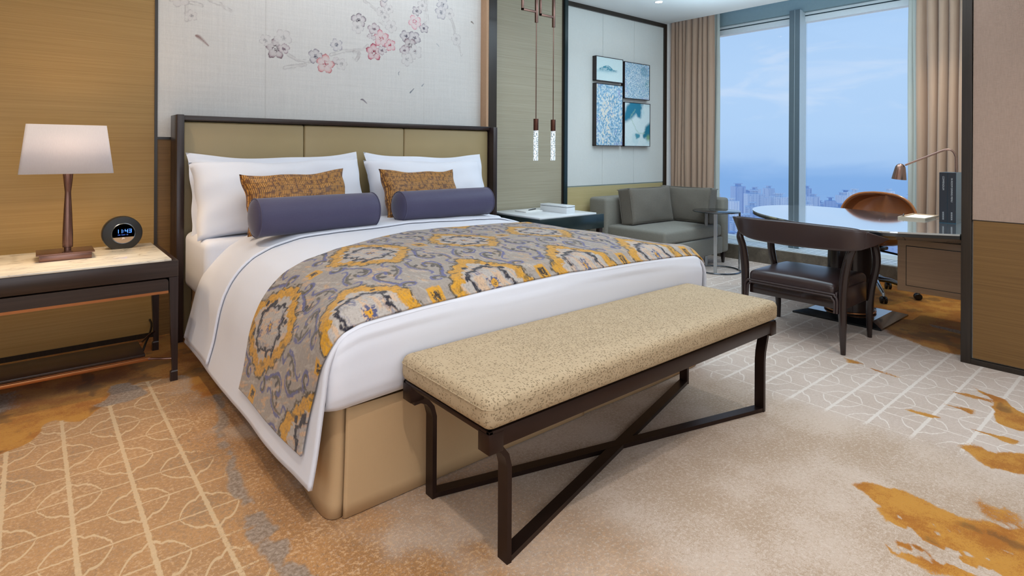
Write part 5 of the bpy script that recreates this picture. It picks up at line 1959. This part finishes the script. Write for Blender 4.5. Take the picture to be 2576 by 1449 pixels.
# modelled round the origin, facing -x (towards the desk)
def shellfn(r_in):
    def fn(u, v):
        # u: along the profile from front of the seat up to the top of the back, v: across
        prof_ = [(-.235, .405, .20), (-.20, .425, .235), (-.08, .405, .255), (.06, .395, .265), (.15, .415, .275), (.205, .48, .285), (.235, .57, .29), (.252, .66, .275), (.262, .735, .225), (.266, .782, .14), (.266, .798, .015)]
        k = u * (len(prof_) - 1); i = min(int(k), len(prof_) - 2); f = k - i
        q0, q1, q2, q3 = prof_[max(i - 1, 0)], prof_[i], prof_[i + 1], prof_[min(i + 2, len(prof_) - 1)]
        x, z, hw = [.5 * (2 * b_ + (c_3 - a_) * f + (2 * a_ - 5 * b_ + 4 * c_3 - d_3) * f * f + (-a_ + 3 * b_ - 3 * c_3 + d_3) * f ** 3) for a_, b_, c_3, d_3 in zip(q0, q1, q2, q3)]
        s = v * 2 - 1
        y = hw * math.sin(s * PI / 2 * .92) / math.sin(PI / 2 * .92)
        wrap = abs(s) ** 2.2
        back = max(0, min(1, (u - .35) / .3))
        x2 = x - wrap * .17 * back
        z2 = z + wrap * (.085 * (1 - back) + .02 * back)
        n = Vector((-1, 0, .15)) * back + Vector((0, 0, 1)) * (1 - back)
        n.normalize()
        return Vector((x2, y, z2)) + n * r_in * (1 - .7 * abs(s) ** 6)
    return fn
bm = newbm(); gridf(bm, shellfn(.026), 50, 36); o1 = obj('inner_padding', bm, MT['leather_tan'], oc_, angle=70)
bm = newbm(); gridf(bm, shellfn(.0), 50, 36); o2 = obj('outer_shell', bm, m_plain('dark_tan_shell_leather', '7a4a2a', .35, 0, .5), oc_, angle=70)
md = o2.modifiers.new('t', 'SOLIDIFY'); md.thickness = .016; md.offset = -1
rim = [shellfn(.013)(u, 0) for u in np.linspace(.06, .985, 34)] + [shellfn(.013)(u, 1) for u in np.linspace(.985, .06, 34)] + [shellfn(.013)(.03, v) for v in np.linspace(.95, .05, 16)]
bm = newbm(); tube(bm, rim, .009, 8, closed=True); obj('rim_piping', bm, MT['leather_tan'], oc_)
bm = newbm(); lathe(bm, [(.02, .10), (.028, .11), (.028, .24), (.016, .245), (.016, .36), (.05, .365), (.09, .372), (.09, .385)], (0, 0, 0), 24); obj('gas_column', bm, MT['plastic_black'], oc_, angle=50)
bm = newbm(); box(bm, (-.12, -.07, .355), (.12, .07, .385), .01); tube(bm, [(0, .06, .36), (-.02, .20, .35), (-.02, .25, .35)], .008, 8); tube(bm, [(0, -.06, .36), (-.02, -.20, .35), (-.02, -.25, .35)], [.008, .008, .014], 8); obj('tilt_mechanism', bm, MT['plastic_black'], oc_)
for k in range(5):
    a = math.radians(72 * k + 218)
    dv = Vector((math.cos(a), math.sin(a), 0)); pv = Vector((-dv.y, dv.x, 0))
    bm = newbm()
    tube(bm, [dv * .02 + Vector((0, 0, .13)), dv * .12 + Vector((0, 0, .125)), dv * .24 + Vector((0, 0, .09)), dv * .30 + Vector((0, 0, .072)), dv * .302 + Vector((0, 0, .055))], [.022, .019, .015, .012, .009], 10)
    obj('base_arm', bm, MT['chrome'] if k in (0,) else MT['chrome_dark'], oc_)
    cst = newbm()
    ctr = dv * .302 + Vector((0, 0, .026))
    for sg in (-1, 1):
        lb = newbm(); lathe(lb, [(0, -.009), (.022, -.009), (.026, -.005), (.026, .005), (.022, .009), (0, .009)], (0, 0, 0), 20, 'Y')
        rt_ = Matrix.Rotation(math.atan2(pv.y, pv.x) - PI / 2 + .3 * k, 4, 'Z')
        lb.transform(Matrix.Translation(ctr) @ rt_ @ Matrix.Translation((0, sg * .014, 0)))
        merge(cst, lb)
    box(cst, (ctr.x - .012, ctr.y - .012, .035), (ctr.x + .012, ctr.y + .012, .056), .004)
    obj('castor', cst, MT['plastic_black'], oc_)
oc_.location = (5.22, 1.69, 0)
oc_.rotation_euler = (0, 0, math.radians(-6))


# ================================================================== CURTAINS
def curtain(name, label, cat, y0, y1, xc, amp, nfold, mat, z0=.158, z1=2.94, seed=0, thick=.003, top_gather=.6):
    rs = np.random.RandomState(seed)
    n = nfold * 16
    jit = np.cumsum(rs.uniform(.6, 1.4, nfold + 1)); jit = (jit - jit[0]) / (jit[-1] - jit[0])
    am = rs.uniform(.55, 1.15, nfold + 1)
    Yv = np.linspace(0, 1, n + 1)
    phase = np.interp(Yv, jit, np.arange(nfold + 1))
    amps = np.interp(phase, np.arange(nfold + 1), am)
    zs = np.linspace(0, 1, 40)
    Xg = np.zeros((n + 1, 40)); Yg = np.zeros_like(Xg); Zg = np.zeros_like(Xg)
    for j, zt in enumerate(zs):
        k = 1 - (1 - top_gather) * zt ** 3
        ph2 = phase * 2 * PI + .35 * np.sin(phase * 1.7 + zt * 2.2)
        sx_ = np.sin(ph2)
        Xg[:, j] = xc + amp * amps * k * np.sign(sx_) * np.abs(sx_) ** .75 + .006 * np.sin(zt * 5 + phase * 3)
        Yg[:, j] = y0 + (y1 - y0) * Yv + .012 * np.cos(ph2) * amps * k + .004 * np.sin(zt * 7 + phase)
        Zg[:, j] = z0 + (z1 - z0) * zt
    o = np_grid(name, Xg, Yg, Zg, mat=mat)
    md = o.modifiers.new('t', 'SOLIDIFY'); md.thickness = thick
    tag(o, label, cat)
    rebase(o, (xc, (y0 + y1) / 2, z0))
    return o


curtain('curtain', 'taupe pleated curtain at the left end of the window, beside the sofa', 'curtain', 3.50, 4.06, 5.90, .040, 9, MT['curtain'], seed=3)
curtain('sheer_curtain', 'narrow pale sheer curtain at the left end of the window, beside the taupe curtain', 'curtain', 3.47, 3.60, 5.965, .012, 3, MT['sheer'], seed=5)
curtain('curtain', 'taupe pleated curtain at the right end of the window, behind the desk lamp', 'curtain', .86, 1.565, 5.90, .042, 9, MT['curtain'], seed=8)
curtain('sheer_curtain', 'narrow pale sheer curtain at the right end of the window, beside the taupe curtain', 'curtain', 1.50, 1.645, 5.965, .012, 3, MT['sheer'], seed=9)

# ================================================================== DOWNLIGHT SEEN IN THE CEILING
def downlight(x, y, label):
    d_ = thing('ceiling_downlight', label, 'ceiling light')
    bm = newbm(); lathe(bm, [(.034, CEIL - .001), (.036, CEIL - .004), (.046, CEIL - .004), (.048, CEIL - .0005)], (x, y, 0), 40); obj('trim_ring', bm, MT['white_lacquer'], d_, angle=50)
    bm = newbm(); lathe(bm, [(0, CEIL - .003), (.035, CEIL - .003)], (x, y, 0), 32); obj('lens', bm, MT['down_lens'], d_)
    rebase(d_, (x, y, CEIL))


downlight(4.851, 3.50, 'round lit recessed downlight in the ceiling near the picture wall')

# ================================================================== SKYLINE
tw_mat, t, bb = base('hazy_apartment_facade', .9)
o_ = t.co()
x, y, z = t.sep(o_)
wv = t.m('LESS_THAN', t.m('FRACT', t.m('MULTIPLY', t.m('ADD', x, y), .16)), .45)
wh = t.m('LESS_THAN', t.m('FRACT', t.m('MULTIPLY', z, .30)), .6)
rnd = t.new('ShaderNodeObjectInfo').outputs['Random']
wall_c = t.ramp(rnd, [(0.0, srgb('f6f7fb')), (.4, srgb('dfe6f4')), (.7, srgb('c6d3ec')), (1.0, srgb('b4c6e6'))])  # distance haze is put into these pale bluish wall colours
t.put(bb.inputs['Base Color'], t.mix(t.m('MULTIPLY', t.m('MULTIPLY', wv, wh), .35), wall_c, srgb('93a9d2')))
protos = []
for k, (wd, dp, cw) in enumerate(((26, 20, 8), (34, 18, 10), (20, 20, 6))):
    bm = newbm()
    box(bm, (-wd / 2, -dp / 2, -420), (wd / 2, dp / 2, 0))
    box(bm, (-wd / 2 + 4, -dp / 2 - 2, -420), (-wd / 2 + 9, dp / 2 + 2, -3)); box(bm, (wd / 2 - 9, -dp / 2 - 2, -420), (wd / 2 - 4, dp / 2 + 2, -3))
    box(bm, (-cw / 2, -cw / 2, 0), (cw / 2, cw / 2, 6)); box(bm, (-cw / 2 - 3, -cw / 2 - 3, 6), (cw / 2 + 3, cw / 2 + 3, 7.5))
    protos.append(bm)
pm = []
for k, bm in enumerate(protos):
    o = obj('apartment_tower', bm, tw_mat, None, False)
    pm.append(o)
rs = random.Random(12)
first = [True] * 3
# direction seen through the window: azimuth of camera forward is (.6415,.7671); place by bearing
placed = []
for k in range(110):
    near = k % 3
    for _ in range(60):
        D = rs.uniform(700, 1050) if near == 0 else rs.uniform(1150, 2600)
        bear = rs.uniform(.24, .64)
        x_ = D / math.sqrt(1 + bear * bear); y_ = x_ * bear
        if all(math.hypot(x_ - a, y_ - c) > 44 for a, c in placed):
            break
    placed.append((x_, y_))
    zt = 1.15 - D * rs.uniform(.095, .14) if near == 0 else 1.15 - D * rs.uniform(.056, .092)
    pi_ = rs.randrange(3)
    if first[pi_]:
        o = pm[pi_]; first[pi_] = False
    else:
        o = pm[pi_].copy(); COL.objects.link(o)
    o.location = (x_, y_, zt); o.rotation_euler = (0, 0, rs.uniform(0, PI))
    o.scale = (1, 1, 1)
    tag(o, 'pale apartment tower in the hazy skyline seen through the window', 'building', 'hazy apartment towers beyond the window')
